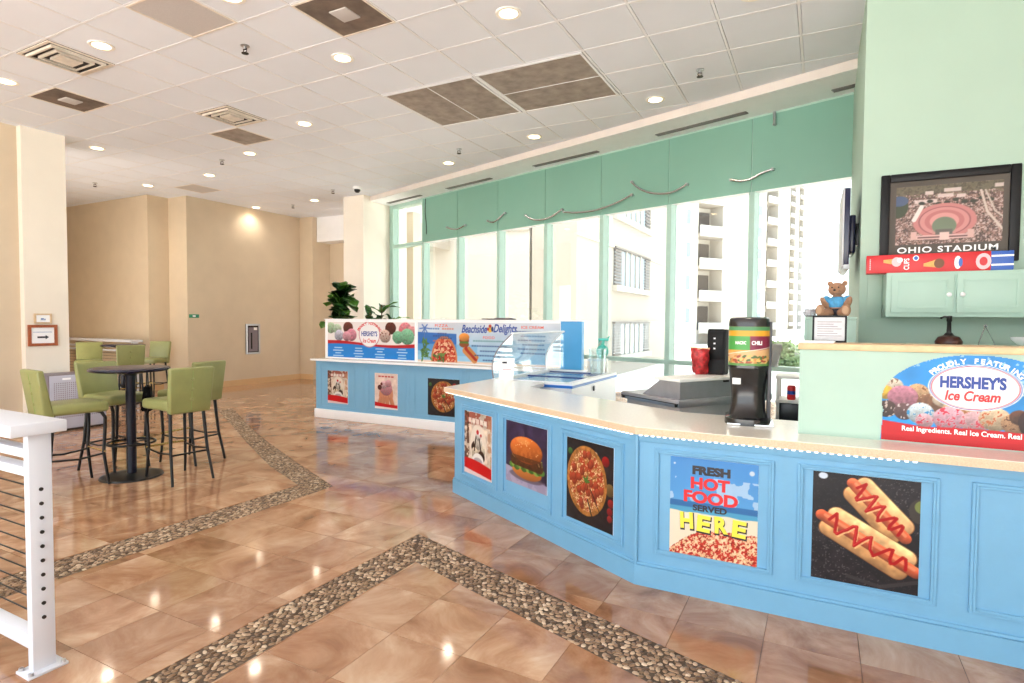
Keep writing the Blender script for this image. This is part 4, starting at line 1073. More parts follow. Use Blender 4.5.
def onA(u, off=.02): p = A0 + AD * u + AN * off; return p.x, p.y
x, y = onA(.397); poster('tall sundae poster on the counter panel nearest the menu wall', x, y, .225, .434, .53, AR, p_sundae(.434, .53, 2), 'food posters on the serving counter')
x, y = onA(1.079); poster('burger poster on dark purple background', x, y, .30, .513, .465, AR, p_burger(.513, .465), 'food posters on the serving counter')
x, y = onA(1.77); poster('whole pepperoni pizza poster beside the counter corner', x, y, .222, .44, .535, AR, p_pizza(.44, .535), 'food posters on the serving counter')
r = poster('poster reading FRESH HOT FOOD SERVED HERE over a beach', -.50, 3.326, .22, .46, .552, 0, p_hotfood(.46, .552), 'food posters on the serving counter')
for tx, sz, m, xx, zz, w in (('FRESH', .06, 'black_ink', -.01, .487, .20), ('HOT', .085, 'red_ink', -.015, .415, .205), ('FOOD', .085, 'red_ink', -.012, .338, .285), ('SERVED', .045, 'black_ink', -.015, .278, .18)):
    lettering(tx, sz, m, r, xx, -.0048, zz, bold=.002 if sz < .06 else .004, width=w)
xs = -.135
for k, ch in enumerate('HERE'):
    lettering(ch, .125, 'black_ink', r, xs + .092 * k - .002 + .003, -.0046, .198 - .006 * (k % 2) - .004, bold=.008, width=.078, rot=(.06 if k % 2 else -.05), name='letter_outline')
    lettering(ch, .12, 'yellow_ink', r, xs + .092 * k - .002, -.0052, .2 - .006 * (k % 2), bold=.005, width=.07, rot=(.06 if k % 2 else -.05))
poster('poster of two hot dogs with ketchup on a black tray', .2115, 3.326, .232, .453, .545, 0, p_hotdogs(.453, .545), 'food posters on the serving counter')

# ------------------------------------------------------------------ menu counter at the back
mat('menu_blue', (118, 172, 206), .5, var=.02, scale=6)
mat('board_blue', (66, 158, 218), .4, var=.03, scale=4)
mc = thing('menu_counter', 'long light blue counter with white plinth and tall menu board', 'counter', (-6.95, 6.63, 0))
obox('body', 0, 4.33, .03, .66, .11, .885, 'menu_blue', mc); obox('plinth', -.01, 4.33, 0, .66, 0, .135, 'white_paint', mc, .003)
obox('ledge', -.05, 4.36, -.03, .68, .885, .912, 'counter_top', mc, .003)
obox('edge_band', -.054, 4.36, -.036, -.029, .884, .913, 'white_paint', mc)
bm = B()
for x in (.99, 1.82, 2.75, 3.6): box(bm, x - .003, x + .003, .026, .032, .135, .885)
for a, b in ((.10, .80), (1.06, 1.76), (1.9, 2.68), (2.8, 3.5)):
    frame_xz(bm, a, b, .18, .84, .012, .024, .032)
obj('panel_moulding', bm, 'menu_blue', mc)
bd = obox('menu_board', .005, 4.33, .22, .29, .912, 1.525, 'white_paint', mc, .003)
obox('end_panel', 4.05, 4.333, .212, .292, .912, 1.515, 'board_blue', bd); obox('top_strip', 0, 4.335, .205, .3, 1.52, 1.532, 'white_paint', bd)
bm = B(); box(bm, 1.788, 1.80, .208, .225, .915, 1.52); obj('divider', bm, 'white_paint', bd)
grp = 'posters on the menu counter'
poster('narrow sundae poster at the left end of the menu counter', -6.495, 6.66, .24, .41, .50, 0, p_sundae(.41, .50, 7), grp)
poster('poster of hands holding pink ice cream on the menu counter', -5.556, 6.66, .225, .42, .52, 0, p_hands(.42, .52), grp)
poster('sliced pizza poster on the menu counter beside the serving counter', -4.552, 6.66, .205, .525, .512, 0, p_pizza(.525, .512, 100, .5, .46), grp)
r = poster('ice cream menu panel with scoops and a round logo', -6.035, 6.85, .935, 1.70, .55, 0, p_menu_left(1.70, .55), 'menu panels', cat='menu')
lettering("HERSHEY'S", .10, 'blue_ink', r, 0, -.0048, .375, bold=.003, width=.31); lettering('Ice Cream', .085, 'red_ink', r, 0, -.0048, .27, bold=.002, shear=.3, width=.26)
def arc_text(body, size, m, parent, cx, cz, rx, rz, a0, a1, y, bold=.0015, width=.8):
    n = len(body)
    for k, ch in enumerate(body):
        if ch == ' ': continue
        a = a0 + (a1 - a0) * (k + .5) / n; px, pz = cx - rx * math.cos(a), cz + rz * math.sin(a)
        tx, tz = rx * math.sin(a), rz * math.cos(a); rot = -math.atan2(tz, tx)
        lettering(ch, size, m, parent, px, y, pz, bold=bold, rot=rot)
arc_text('PROUDLY FEATURING', .052, 'red_ink', r, 0, .363, .235, .165, .35, math.pi - .35, -.0048)
r = poster('beach themed pizza, food and ice cream menu panel', -4.02, 6.85, .925, 2.22, .565, 0, p_menu_right(2.22, .565), 'menu panels', cat='menu')
lettering('Beachside', .15, 'blue_ink', r, -.16, -.0048, .48, bold=.004, shear=.35, width=.41); lettering('Delights', .15, 'blue_ink', r, .32, -.0048, .475, bold=.004, shear=.35, width=.36)
lettering('PIZZA', .055, 'coral_ink', r, -.70, -.0048, .52, bold=.001, width=.22, space=1.2); lettering('FOOD', .05, 'coral_ink', r, .07, -.0048, .365, bold=.001, width=.18, space=1.1); lettering('ICE CREAM', .05, 'coral_ink', r, .72, -.0048, .51, bold=.001, width=.32)
r = thing('serving_tray', 'thin dark tray lying on top of the menu board', 'tray', (-3.82, 6.885, 1.532))
obox('plate', -.24, .24, -.045, .045, 0, .016, 'dark_slot', r, .004); obox('grip', -.05, .20, -.03, .03, .016, .026, 'unit_side', r, .003)

# ------------------------------------------------------------------ mint partition with banner
mat('wood_cap', (222, 186, 142), .4, var=.12, scale=18)
mp = thing('mint_partition', 'mint green boxed partition with a wooden cap on the counter', 'partition', (-.09, 3.50, CT))
obox('body', 0, 2.66, 0, .28, 0, .453, 'mint_paint', mp); obox('cap', -.012, 2.67, -.014, .295, .453, .486, 'wood_cap', mp, .003); obox('corner_strip', -.004, .012, -.004, .02, 0, .453, 'mint_paint', mp)
cv = p_banner(.76, .438)
r = thing('ice_cream_banner', 'arched ice cream banner with scoops and oval logo on the mint partition', 'banner', (.662, 3.5, .936))
o = mobj('print', cv.mesh('print'), None, r); o.location = (0, -.004, 0)
bm = B(); q = [(-.38, 0), (.38, 0), (.367, .19)] + [(.37 * math.cos(a), .2 + .235 * math.sin(a)) for a in np.linspace(.05, math.pi - .05, 24)] + [(-.367, .19)]
a_ = [bm.verts.new((p[0], -.003, p[1])) for p in q]; b_ = [bm.verts.new((p[0], 0, p[1])) for p in q]; bm.faces.new(a_); bm.faces.new(b_[::-1])
for k in range(len(q)): bm.faces.new((a_[k], a_[(k + 1) % len(q)], b_[(k + 1) % len(q)], b_[k]))
obj('backing', bm, 'board_blue', r)
lettering("HERSHEY'S", .074, 'blue_ink', r, -.012, -.0052, .308, bold=.0036, width=.255); lettering('Ice Cream', .066, 'red_ink', r, -.012, -.0052, .243, bold=.002, shear=.22, width=.215)
lettering('Real Ingredients. Real Ice Cream. Real S', .034, 'white_ink', r, -.044, -.0052, .062, bold=.0006, width=.49)
arc_text('PROUDLY FEATURING', .034, 'white_ink', r, -.004, .283, .198, .128, .50, math.pi - .46, -.0052, bold=.0012)
# ------------------------------------------------------------------ nacho dispenser on the counter
mat('dispenser_black', (26, 24, 26), .22, coat=.3)
mat('dispenser_grey', (70, 70, 74), .35)
glass_mat('smoky_plastic', (.45, .43, .40), .08)
def sec(hw, yf, yb, n=10):
    """front is an elliptic bow, back is flat with rounded corners"""
    pts = []
    for k in range(n + 1):
        a = math.pi + math.pi * k / n; pts.append((hw * math.cos(a), yf * (-math.sin(a)) * 1.0 if False else -abs(yf) * abs(math.sin(a)) ** .7))
    return pts + [(hw, yb * .8), (hw * .8, yb), (-hw * .8, yb), (-hw, yb * .8)]
def loft(bm, secs):
    rings = [[bm.verts.new((p[0], p[1], z)) for p in s] for z, s in secs]; n = len(rings[0])
    for a, b in zip(rings, rings[1:]):
        for k in range(n): bm.faces.new((a[k], a[(k + 1) % n], b[(k + 1) % n], b[k]))
    bm.faces.new(rings[0][::-1]); bm.faces.new(rings[-1])
r = thing('nacho_dispenser', 'black nacho and chili dispenser standing on the countertop', 'dispenser', (-.372, 3.72, CT), D(6))
bm = B(); loft(bm, [(0, sec(.128, .14, .15)), (.035, sec(.126, .138, .15)), (.045, sec(.105, .115, .14)), (.09, sec(.096, .09, .13)), (.16, sec(.092, .07, .13)), (.24, sec(.098, .08, .13)), (.30, sec(.108, .10, .14)), (.33, sec(.112, .11, .145))]); obj('lower_body', bm, 'dispenser_black', r, 40)
bm = B(); loft(bm, [(.33, sec(.114, .112, .145)), (.59, sec(.114, .112, .145)), (.615, sec(.110, .105, .14)), (.625, sec(.098, .09, .125))]); obj('upper_housing', bm, 'dispenser_black', r, 40)
cv = Cv(.2, .225, 90); a = cv.asp
cv.c[:] = np.array((232, 176, 92)) / 255 * (.85 + .3 * cv.noise(9, 1))[..., None]
cv.rect(0, .40 * a, .52, .76 * a, (92, 176, 92)); cv.rect(.52, .40 * a, 1, .76 * a, (142, 44, 78)); cv.rect(0, .76 * a, 1, .90 * a, (238, 178, 60)); cv.rect(0, .90 * a, 1, a, (96, 160, 110))
cv.below((.26 + .20 * cv.X) * a, (232, 190, 140))
for k in range(60):
    g = np.random.default_rng(k); x, y = g.random(), g.random() * (.24 + .18 * 0); cv.ell(x, y * a + .02, .05, .03, [(214, 150, 84), (240, 200, 120), (176, 84, 60), (90, 120, 70)][k % 4], g.random() * 3)
cv.put(cv.soft(np.abs(cv.Y - (.28 + .20 * cv.X) * a) - .012), (246, 236, 220)); cv.below(.06 * a, (110, 160, 90))
def fn(X, Y):
    t = math.pi + math.pi * (.09 + .82 * X / .2); rx, ry = .1155, .1135
    return np.stack([rx * np.cos(t), -ry * np.abs(np.sin(t)) ** .7, Y + .345], -1)
mobj('label_print', cv.mesh('label_print', fn), None, r)
lettering('NACHO', .026, 'white_ink', r, -.042, -.1125, .477, bold=.0008, width=.06); lettering('CHILI', .03, 'white_ink', r, .042, -.1125, .477, bold=.001, width=.055)
obox('sticker', -.085, -.04, -.094, -.07, .235, .27, 'paper', r); obox('side_rail', .105, .125, -.04, .13, .02, .60, 'dispenser_grey', r, .004)
bm = B(); loft(bm, [(.34, [(.122, -.06), (.155, -.06), (.155, .04), (.122, .04)]), (.47, [(.122, -.07), (.178, -.07), (.178, .05), (.122, .05)])]); obj('side_cup', bm, 'smoky_plastic', r)
obox('drip_tray', -.11, .14, -.135, .15, 0, .012, 'chrome', r, .003)

# ------------------------------------------------------------------ stainless prep unit behind the counter
mat('prep_steel', (176, 178, 188), .32, metal=.75, var=.04, scale=18)
mat('prep_white', (240, 238, 232), .35, var=.02)
F0 = Vector((-.893, 4.295)); PR = math.atan2(-.565, .826)         # local x runs along the front towards the camera's right
r = thing('prep_unit', 'stainless steel prep unit with sloped hood behind the counter', 'appliance', (F0.x, F0.y, 0), PR)
PD = 1.0
obox('cabinet', -.63, -.03, .04, PD - .04, .06, .90, 'prep_steel', r, .004); obox('plinth', -.6, -.06, .08, PD - .08, 0, .06, 'dark_slot', r)
tp = obox('worktop', -.66, 0, 0, PD, .90, .955, 'prep_steel', r, .004); obox('edge_shadow_gap', -.655, -.005, -.002, PD, .922, .928, 'dark_slot', tp)
for x in (-.62, -.02):
    bm = B(); tube(bm, [(x, -.012, .915), (x, .0, .915)], .011, 10); obj('knob', bm, 'black_plastic', tp, 40)
bm = B(); vv = [(-.43, .955), (-.02, .955), (-.02, 1.085), (-.23, 1.085)]
a_ = [bm.verts.new((p[0], .03, p[1])) for p in vv]; b_ = [bm.verts.new((p[0], PD - .03, p[1])) for p in vv]
bm.faces.new(a_); bm.faces.new(b_[::-1])
for k in range(4): bm.faces.new((a_[k], a_[(k + 1) % 4], b_[(k + 1) % 4], b_[k]))
obj('hood', bm, 'prep_steel', r)
obox('lid', -.27, 0, .01, PD - .01, 1.085, 1.108, 'prep_white', r, .004)
obox('latch', -.004, .006, .45, .50, 1.07, 1.085, 'black_plastic', r)
def prep(lx, ly): return F0.x + lx * math.cos(PR) - ly * math.sin(PR), F0.y + lx * math.sin(PR) + ly * math.cos(PR)
x, y = prep(-.20, .60)
r = thing('napkin_dispenser', 'tall black dispenser standing on the prep unit lid', 'dispenser', (x, y, 1.108), D(-8))
bm = B(); xprism(bm, [(-.055, 0), (.055, 0), (.06, .05), (.05, .10), (.05, .36), (-.045, .36), (-.045, .10), (-.06, .05)], -.07, .07); bmesh.ops.bevel(bm, geom=bm.edges[:], offset=.006, segments=2, affect='EDGES'); obj('housing', bm, mat('matt_black', (14, 14, 16), .6, spec=.3), r, 40)
for z in (.2, .24, .28): obox('button', -.02, -.005, -.052, -.045, z, z + .012, 'paper', r)
obox('front_cover', -.055, .055, -.051, -.044, .12, .34, 'matt_black', r, .003)
x, y = prep(-.235, .46)
mat('chip_red', (180, 40, 44), .35, var=.7, scale=34, bump=.6, bscale=40); mat('chip_foil', (230, 190, 150), .3, var=.3, scale=50)
for k, (dx, dy, a, lab) in enumerate(((.0, 0, .5, 'red snack bag leaning against the black dispenser'), (-.045, .10, -.5, 'second red snack bag behind the first red snack bag'))):
    r = thing('snack_bag', lab, 'snack bag', (x + dx, y + dy, 1.108), a, 'snack bags on the prep unit')
    bm = B(); bmesh.ops.create_grid(bm, x_segments=8, y_segments=10, size=1)
    for v in bm.verts:
        X, Y = v.co.x, v.co.y; pf = (1 - X * X) * (1 - Y * Y) ** .5 if abs(Y) < 1 else 0
        v.co = Vector((X * .05 * (1 + .1 * math.sin(Y * 7)), -.035 * max(pf, 0) - .02 * (Y + 1), .105 * (Y + 1)))
    g = bm.faces[:]; rr = bmesh.ops.duplicate(bm, geom=bm.verts[:] + bm.edges[:] + g)
    for e in rr['geom']:
        if isinstance(e, bmesh.types.BMVert):
            X = max(-1, min(1, e.co.x / .05)); Y = e.co.z / .105 - 1; e.co.y = .02 * 0 + (.035 * max((1 - X * X), 0) * max(1 - Y * Y, 0) ** .5) - .02 * (Y + 1)
    obj('pouch', bm, 'chip_red', r, 60)
    obox('top_seal', -.048, .048, -.044, -.037, .200, .214, 'chip_foil', r)

# small white side table with a red can, behind the dispenser
r = thing('side_shelf', 'white two-tier metal shelf behind the nacho dispenser', 'shelf', (-.10, 5.45, 0))
for z in (.86, 1.06): obox('shelf_board', -.22, .17, -.15, .15, z, z + .025, 'prep_white', r, .003)
for sx in (-.20, .15):
    for sy in (-.13, .13): obox('leg', sx - .012, sx + .012, sy - .012, sy + .012, 0, 1.06, 'prep_white', r)
obox('back_bin', -.2, .15, -.1, .12, .55, .86, 'black_plastic', r, .01)
r = thing('drink_can', 'small red can on the white shelf behind the dispenser', 'can', (-.20, 5.36, .885)); bm = B(); lathe(bm, [(0, 0), (.028, 0), (.033, .008), (.033, .105), (.026, .118), (0, .116)], 18); obj('body', bm, 'red_ink', r, 40)
bm = B(); lathe(bm, [(.0335, .045), (.0335, .075)], 18); obj('label_band', bm, 'blue_ink', r, 40)

# ------------------------------------------------------------------ ice cream freezer with curved glass
mat('freezer_white', (244, 246, 250), .3, var=.01); mat('freezer_blue', (44, 116, 206), .35); mat('freezer_navy', (30, 62, 140), .35); mat('tub_white', (220, 232, 240), .4)
FX0, FX1, FY0, FY1 = -2.95, -2.08, 5.19, 6.55
r = thing('ice_cream_freezer', 'white ice cream freezer with blue rim and curved sneeze glass', 'freezer', (-2.515, 5.87, 0))
bm = B()
frame_xy(bm, -.435, .435, -.68, .68, .06, .06, .885)
box(bm, -.375, .375, -.62, .62, .06, .55); obj('body', bm, 'freezer_white', r)
bm = B()
frame_xy(bm, -.44, .44, -.685, .685, .075, .906, .93)
obj('rim', bm, 'freezer_white', r)
bm = B()
frame_xy(bm, -.443, .443, -.688, .688, .08, .880, .906)
obj('rim_stripe', bm, 'freezer_blue', r)
for y0, y1 in ((-.6, .02), (-.02, .6)):
    bm = B(); box(bm, -.36, .36, y0, y1, .908, .914); o = obj('sliding_lid', bm, 'clear_glass', r)
    obox('lid_frame', -.36, .36, y0, y0 + .02, .905, .92, 'freezer_navy', o); obox('lid_frame', -.36, .36, y1 - .02, y1, .905, .92, 'freezer_navy', o)
for k in range(2):
    for q in range(4): obox('tub', -.33 + .34 * k, -.02 + .34 * k, -.58 + .29 * q, -.32 + .29 * q, .56, .74, 'tub_white', r, .01)
obox('feet', -.4, .4, -.64, .64, 0, .06, 'dark_slot', r); obox('vent_grille', .435, .445, -.3, .3, .12, .3, 'dispenser_grey', r); obox('handle', .436, .448, -.10, -.06, .80, .85, 'dispenser_grey', r, .003)
# curved glass on the customer side (left), arc in x-z, running along y
arc = [(-.435 - .075 * math.sin(t * math.pi * .55) * (1 - t) + .22 * t ** 2.2, .93 + .465 * t ** .92) for t in np.linspace(0, 1, 12)]
bm = B()
ra = [[bm.verts.new((p[0], y, p[1])) for p in arc] for y in (-.66, .66)]
for k in range(11): bm.faces.new((ra[0][k], ra[0][k + 1], ra[1][k + 1], ra[1][k]))
bmesh.ops.solidify(bm, geom=bm.faces[:], thickness=.006); g = obj('sneeze_glass', bm, 'clear_glass', r, 50)
bm = B(); tube(bm, [(arc[-1][0], -.67, arc[-1][1]), (arc[-1][0], .67, arc[-1][1])], .011, 8); obj('top_rail', bm, 'freezer_white', g, 50)
for y in (-.66, .66):
    bm = B(); tube(bm, [(p[0], y, p[1]) for p in arc], .006, 6); obj('end_edge', bm, 'unit_side' if y < 0 else 'freezer_white', g, 50)
    bm = B(); pv = [bm.verts.new((p[0], y, p[1])) for p in arc] + [bm.verts.new((arc[-1][0], y, .93))]; bm.faces.new(pv); bmesh.ops.solidify(bm, geom=bm.faces[:], thickness=.005); obj('end_glass', bm, 'clear_glass', g)
r = thing('notice_card', 'white notice card leaning inside the near end of the curved glass', 'notice', (-2.76, 5.13, .932), D(12))
bm = B(); box(bm, -.075, .075, -.002, .002, 0, .22, mx=Matrix.Rotation(D(-12), 4, 'X')); obj('card', bm, 'paper', r)
bm = B(); t_ = Matrix.Rotation(D(-12), 4, 'X'); box(bm, -.05, .0, -.0035, -.002, .165, .185, mx=t_); obj('logo_mark', bm, 'ink', r)
bm = B(); box(bm, -.04, .05, -.0035, -.002, .10, .106, mx=t_); obj('text_line', bm, 'red_ink', r)
# things on the freezer's far rim
r = thing('white_box', 'white carton standing on the far rim of the freezer', 'box', (-2.30, 6.50, .93)); obox('carton', -.10, .13, -.04, .04, 0, .16, 'prep_white', r, .004); obox('flap', -.10, .13, -.043, -.04, .13, .155, 'tub_white', r)
mat('teal_plastic', (70, 190, 176), .3)
r = thing('spray_bottle', 'teal spray bottle with round body on the white carton', 'bottle', (-2.23, 6.50, 1.09))
bm = B(); ell(bm, (0, 0, .085), (.075, .04, .075)); lathe(bm, [(0, 0), (.045, 0), (.045, .03), (.03, .04)], 16); obj('body', bm, 'teal_plastic', r, 50)
bm = B(); tube(bm, [(0, 0, .155), (.015, 0, .21)], [.022, .014], 10); obj('neck', bm, 'teal_plastic', r, 50)
bm = B(); box(bm, -.05, .075, -.014, .014, .205, .235, .006); tube(bm, [(-.03, 0, .21), (-.05, 0, .175)], .006, 6); tube(bm, [(.06, 0, .23), (.085, 0, .26)], .006, 6); obj('trigger_head', bm, 'teal_plastic', r, 40)
r = thing('clear_bin', 'clear plastic cup bin beside the teal spray bottle', 'bin', (-2.20, 6.25, .93)); bm = B(); lathe(bm, [(0, .004), (.075, .004), (.095, .28), (.098, .28), (.078, 0), (0, 0)], 20); obj('cup', bm, 'clear_glass', r, 40)
bm = B(); lathe(bm, [(.1, .275), (.103, .285), (.097, .29)], 20); obj('rim', bm, 'clear_glass', r, 40)

# ------------------------------------------------------------------ mint wall: picture, cabinet, carton, screen, bear
mat('frame_black', (12, 11, 14), .45, spec=.3); mat('photo_mat', (82, 74, 66), .6, var=.05)
r = thing('stadium_picture', 'black framed aerial stadium picture reading OHIO STADIUM', 'picture', (.80, 5.3, 1.965))
bm = B(); w, h, bw = .415, .675, .06
frame_xz(bm, -w, w, 0, h, bw, -.03, 0, .008)
obj('frame', bm, 'frame_black', r, 40); obox('mat_board', -w + bw, w - bw, -.012, 0, bw, h - bw, 'photo_mat', r)
cv = p_stadium(.635, .43); o = mobj('photo', cv.mesh('photo'), None, r); o.location = (.003, -.0135, .145)
lettering('OHIO STADIUM', .06, 'white_ink', r, .0, -.014, .105, bold=.0014, width=.60, space=1.15)
r = thing('wall_cabinet', 'mint green two-door cabinet mounted below the stadium picture', 'cabinet', (1.10, 5.3, 1.568))
obox('body', -.685, .685, -.29, 0, 0, .317, 'mint_paint', r, .003)
for x0, x1, kx in ((-.655, -.29, -.32), (-.275, .09, -.245), (.12, .64, .16)):
    d = obox('door', x0, x1, -.305, -.29, .03, .295, 'mint_paint', r, .003)
    bm = B()
    frame_xz(bm, x0 + .035, x1 - .035, .065, .26, .01, -.311, -.304)
    obj('door_moulding', bm, 'mint_paint', d)
    bm = B(); ell(bm, (kx, -.322, .155), (.016, .016, .016), u=12, v=8); obj('knob', bm, 'white_paint', d, 60)
r = thing('wall_filler', 'narrow mint filler panel left of the wall cabinet', 'panel', (.36, 5.3, 1.56)); obox('board', -.045, .05, -.012, 0, 0, .33, 'mint_wall', r, .002)
mat('carton_red', (206, 26, 34), .4, var=.03); mat('carton_blue', (44, 92, 180), .4)
r = thing('cone_carton', 'long red carton with ice cream cones on top of the mint cabinet', 'box', (.29, 5.04, 1.886), D(-1.5))
obox('carton', 0, .72, 0, .13, 0, .13, 'carton_red', r, .002); e = obox('end_section', .72, .84, .001, .129, 0, .128, 'carton_blue', r, .002)
for z in (.03, .09): obox('stripe', .722, .84, -.0006, .001, z, z + .012, 'white_ink', e)
mat('cone_tan', (220, 170, 90), .5, var=.1, scale=80); mat('scoop_pink', (246, 196, 200), .5); mat('scoop_brown', (120, 74, 44), .5)
def flat_poly(name, pts, m, parent, y): 
    bm = B(); bm.faces.new([bm.verts.new((p[0], y, p[1])) for p in pts]); return obj(name, bm, m, parent)
def circ(x, z, rx, rz, n=18): return [(x + rx * math.cos(2 * math.pi * k / n), z + rz * math.sin(2 * math.pi * k / n)) for k in range(n)]
flat_poly('cone_print', [(.105, .075), (.105, .095), (.165, .1), (.165, .06)], 'cone_tan', r, -.0008); flat_poly('scoop_print', circ(.185, .078, .03, .034), 'scoop_pink', r, -.001); flat_poly('scoop_print', circ(.205, .09, .018, .018), 'white_ink', r, -.0012)
flat_poly('cone_print', [(.345, .04), (.345, .06), (.42, .085), (.42, .03)], 'cone_tan', r, -.0008); flat_poly('scoop_print', circ(.435, .058, .03, .034), 'scoop_brown', r, -.001)
flat_poly('badge_print', circ(.30, .10, .018, .02), 'white_ink', r, -.0008); flat_poly('badge_print', circ(.30, .10, .012, .014), 'carton_blue', r, -.001)
lettering('CUPS', .045, 'white_ink', r, .245, -.001, .06, bold=.001, rot=-math.pi / 2, width=.08)
flat_poly('flavour_print', circ(.54, .06, .02, .045), 'white_ink', r, -.0008); flat_poly('flavour_print', circ(.555, .06, .012, .03), 'carton_blue', r, -.001)
flat_poly('swirl_print', circ(.68, .062, .042, .055), 'scoop_pink', r, -.0008); flat_poly('swirl_print', circ(.68, .062, .022, .03), 'carton_red', r, -.001)
bm = B()
for k in range(6): box(bm, .02, .026, -.001, 0, .025 + .014 * k, .035 + .014 * k)
obj('print_line', bm, 'scoop_pink', r)
# screen on the wall end
mat('tv_dark', (34, 36, 66), .25); mat('tv_grey', (200, 202, 206), .4)
r = thing('wall_screen', 'dark flat screen on a bracket at the end of the mint wall', 'screen', (.185, 5.72, 1.95), math.atan2(1, -.012))
obox('panel', -.36, .36, 0, .045, .03, .64, 'tv_dark', r, .008); obox('bottom_bar', -.36, .36, -.004, .04, 0, .04, 'tv_grey', r, .006); obox('back_hump', -.2, .2, -.05, 0, .14, .45, 'tv_dark', r, .015)
obox('bezel', -.365, .365, .04, .052, .02, .645, 'tv_grey', r, .003)
r2 = obox('bracket_arm', -.06, .06, -.13, -.05, .22, .40, 'black_plastic', r, .006)
r = thing('bear_cabinet', 'narrow mint cabinet standing at the end of the mint wall', 'cabinet', (.06, 5.09, 0)); obox('body', -.16, .17, -.16, .19, 0, 1.545, 'mint_paint', r); obox('top', -.165, .175, -.165, .19, 1.545, 1.568, 'mint_paint', r, .003); obox('side_stile', -.168, -.15, -.168, -.15, 0, 1.545, 'mullion', r)
mat('bear_fur', (176, 134, 106), .9, var=.12, scale=60, bump=.6, bscale=220); mat('bear_shirt', (84, 164, 214), .7, var=.2, scale=40); mat('bear_dark', (44, 40, 50), .6); mat('bear_pad', (206, 166, 136), .9)
r = thing('teddy_bear', 'brown teddy bear in a blue shirt sitting on the mint cabinet', 'stuffed toy', (.105, 5.06, 1.570), D(-14))
bm = B(); ell(bm, (0, .02, .085), (.062, .05, .085)); ell(bm, (0, .0, .205), (.062, .056, .052))
for s in (-1, 1):
    ell(bm, (s * .05, .01, .25), (.02, .012, .02)); ell(bm, (s * .055, -.06, .03), (.036, .075, .032), (0, 0, s * .45)); ell(bm, (s * .085, -.11, .045), (.034, .026, .046), (0, 0, s * .3)); ell(bm, (s * .075, -.01, .10), (.025, .03, .06), (.5, s * .5, 0))
ell(bm, (0, -.05, .19), (.03, .024, .022))
obj('body', bm, 'bear_fur', r, 80)
bm = B(); ell(bm, (0, .018, .10), (.067, .055, .06)); [ell(bm, (s * .068, .0, .125), (.03, .035, .035), (.4, s * .5, 0)) for s in (-1, 1)]; obj('shirt', bm, 'bear_shirt', r, 80)
bm = B(); ell(bm, (0, .015, .04), (.066, .054, .035)); obj('shorts', bm, 'bear_dark', r, 80)
for s in (-1, 1):
    bm = B(); ell(bm, (s * .088, -.132, .046), (.022, .008, .032), (0, 0, s * .3)); obj('foot_pad', bm, 'bear_pad', r, 80)
    bm = B(); ell(bm, (s * .022, -.052, .218), (.006, .005, .006), u=8, v=6); obj('eye', bm, 'black_plastic', r, 60)
bm = B(); ell(bm, (0, -.073, .197), (.010, .007, .007), u=8, v=6); obj('nose', bm, 'black_plastic', r, 60)
r = thing('plush_scarf', 'crumpled grey and white cloth beside the teddy bear', 'cloth', (-.075, 5.05, 1.568))
bm = B(); bmesh.ops.create_icosphere(bm, subdivisions=3, radius=1)
for v in bm.verts:
    n = v.co.normalized(); k = 1 + .22 * math.sin(n.x * 9 + 1) * math.cos(n.y * 7) + .15 * math.sin(n.z * 11)
    v.co = Vector((n.x * .045 * k, n.y * .06 * k, max(0, .03 + n.z * .035 * k)))
obj('cloth', bm, mat('cloth_grey', (206, 206, 212), .9, var=.25, scale=60), r, 60)
# framed notice and paper on the partition cap
CAPZ = CT + .486
r = thing('framed_notice', 'small black framed document standing on the wooden cap', 'picture', (.045, 3.72, CAPZ), 0)
t_ = Matrix.Rotation(D(-6), 4, 'X'); bm = B()
frame_xz(bm, -.085, .085, 0, .15, .01, -.008, .008); bm.transform(t_)
obj('frame', bm, 'frame_black', r); bm = B(); box(bm, -.076, .076, -.003, .003, .006, .144, mx=t_); obj('sheet', bm, mat('doc_paper', (206, 206, 210), .5, var=.05, scale=50), r)
bm = B()
for k in range(7): box(bm, -.06, .06 - .02 * (k % 3), -.0042, -.003, .035 + .013 * k, .038 + .013 * k, mx=t_)
obj('text_line', bm, 'unit_side', r); obox('easel_leg', -.02, .02, .01, .05, 0, .06, 'frame_black', r)
r = thing('paper_sheets', 'small stack of white paper lying on the wooden cap', 'paper', (-.02, 3.60, CAPZ), D(5)); 
for k in range(3): obox('sheet', -.08 + .004 * k, .08 + .004 * k, -.055, .055 - .003 * k, .004 * k, .004 * k + .0035, 'paper', r)
# back shelf with utensils behind the partition
r = thing('back_shelf', 'mint shelf unit against the wall behind the partition', 'shelf', (1.05, 4.85, 0)); obox('body', -.5, .7, -.13, .14, 0, 1.36, 'mint_paint', r); obox('top', -.51, .71, -.14, .15, 1.36, 1.385, 'mint_paint', r, .003)
mat('syrup', (70, 30, 22), .3, var=.2, scale=50)
r = thing('syrup_pump', 'dark syrup jar with a black pump behind the partition', 'jar', (.757, 4.80, 1.385)); bm = B(); lathe(bm, [(0, 0), (.075, 0), (.078, .02), (.06, .05), (.03, .06), (0, .06)], 18); obj('jar', bm, 'syrup', r, 40)
bm = B(); lathe(bm, [(.03, .06), (.022, .075), (.014, .08), (.012, .15), (.016, .155), (.016, .19), (0, .192)], 12); obj('pump', bm, 'black_plastic', r, 40); bm = B(); tube(bm, [(0, 0, .18), (-.03, -.02, .185), (-.05, -.035, .175)], .007, 8); obj('spout', bm, 'black_plastic', r, 40)
r = thing('serving_tongs', 'steel tongs standing open on the shelf behind the partition', 'tongs', (.948, 4.80, 1.385)); 
for s, dx in ((-1, -.034), (1, .054)):
    bm = B(); tube(bm, [(dx, 0, 0), (dx * .55, 0, .06), (0, 0, .125)], .006, 8, flat=.6); obj('arm', bm, 'chrome', r, 50)
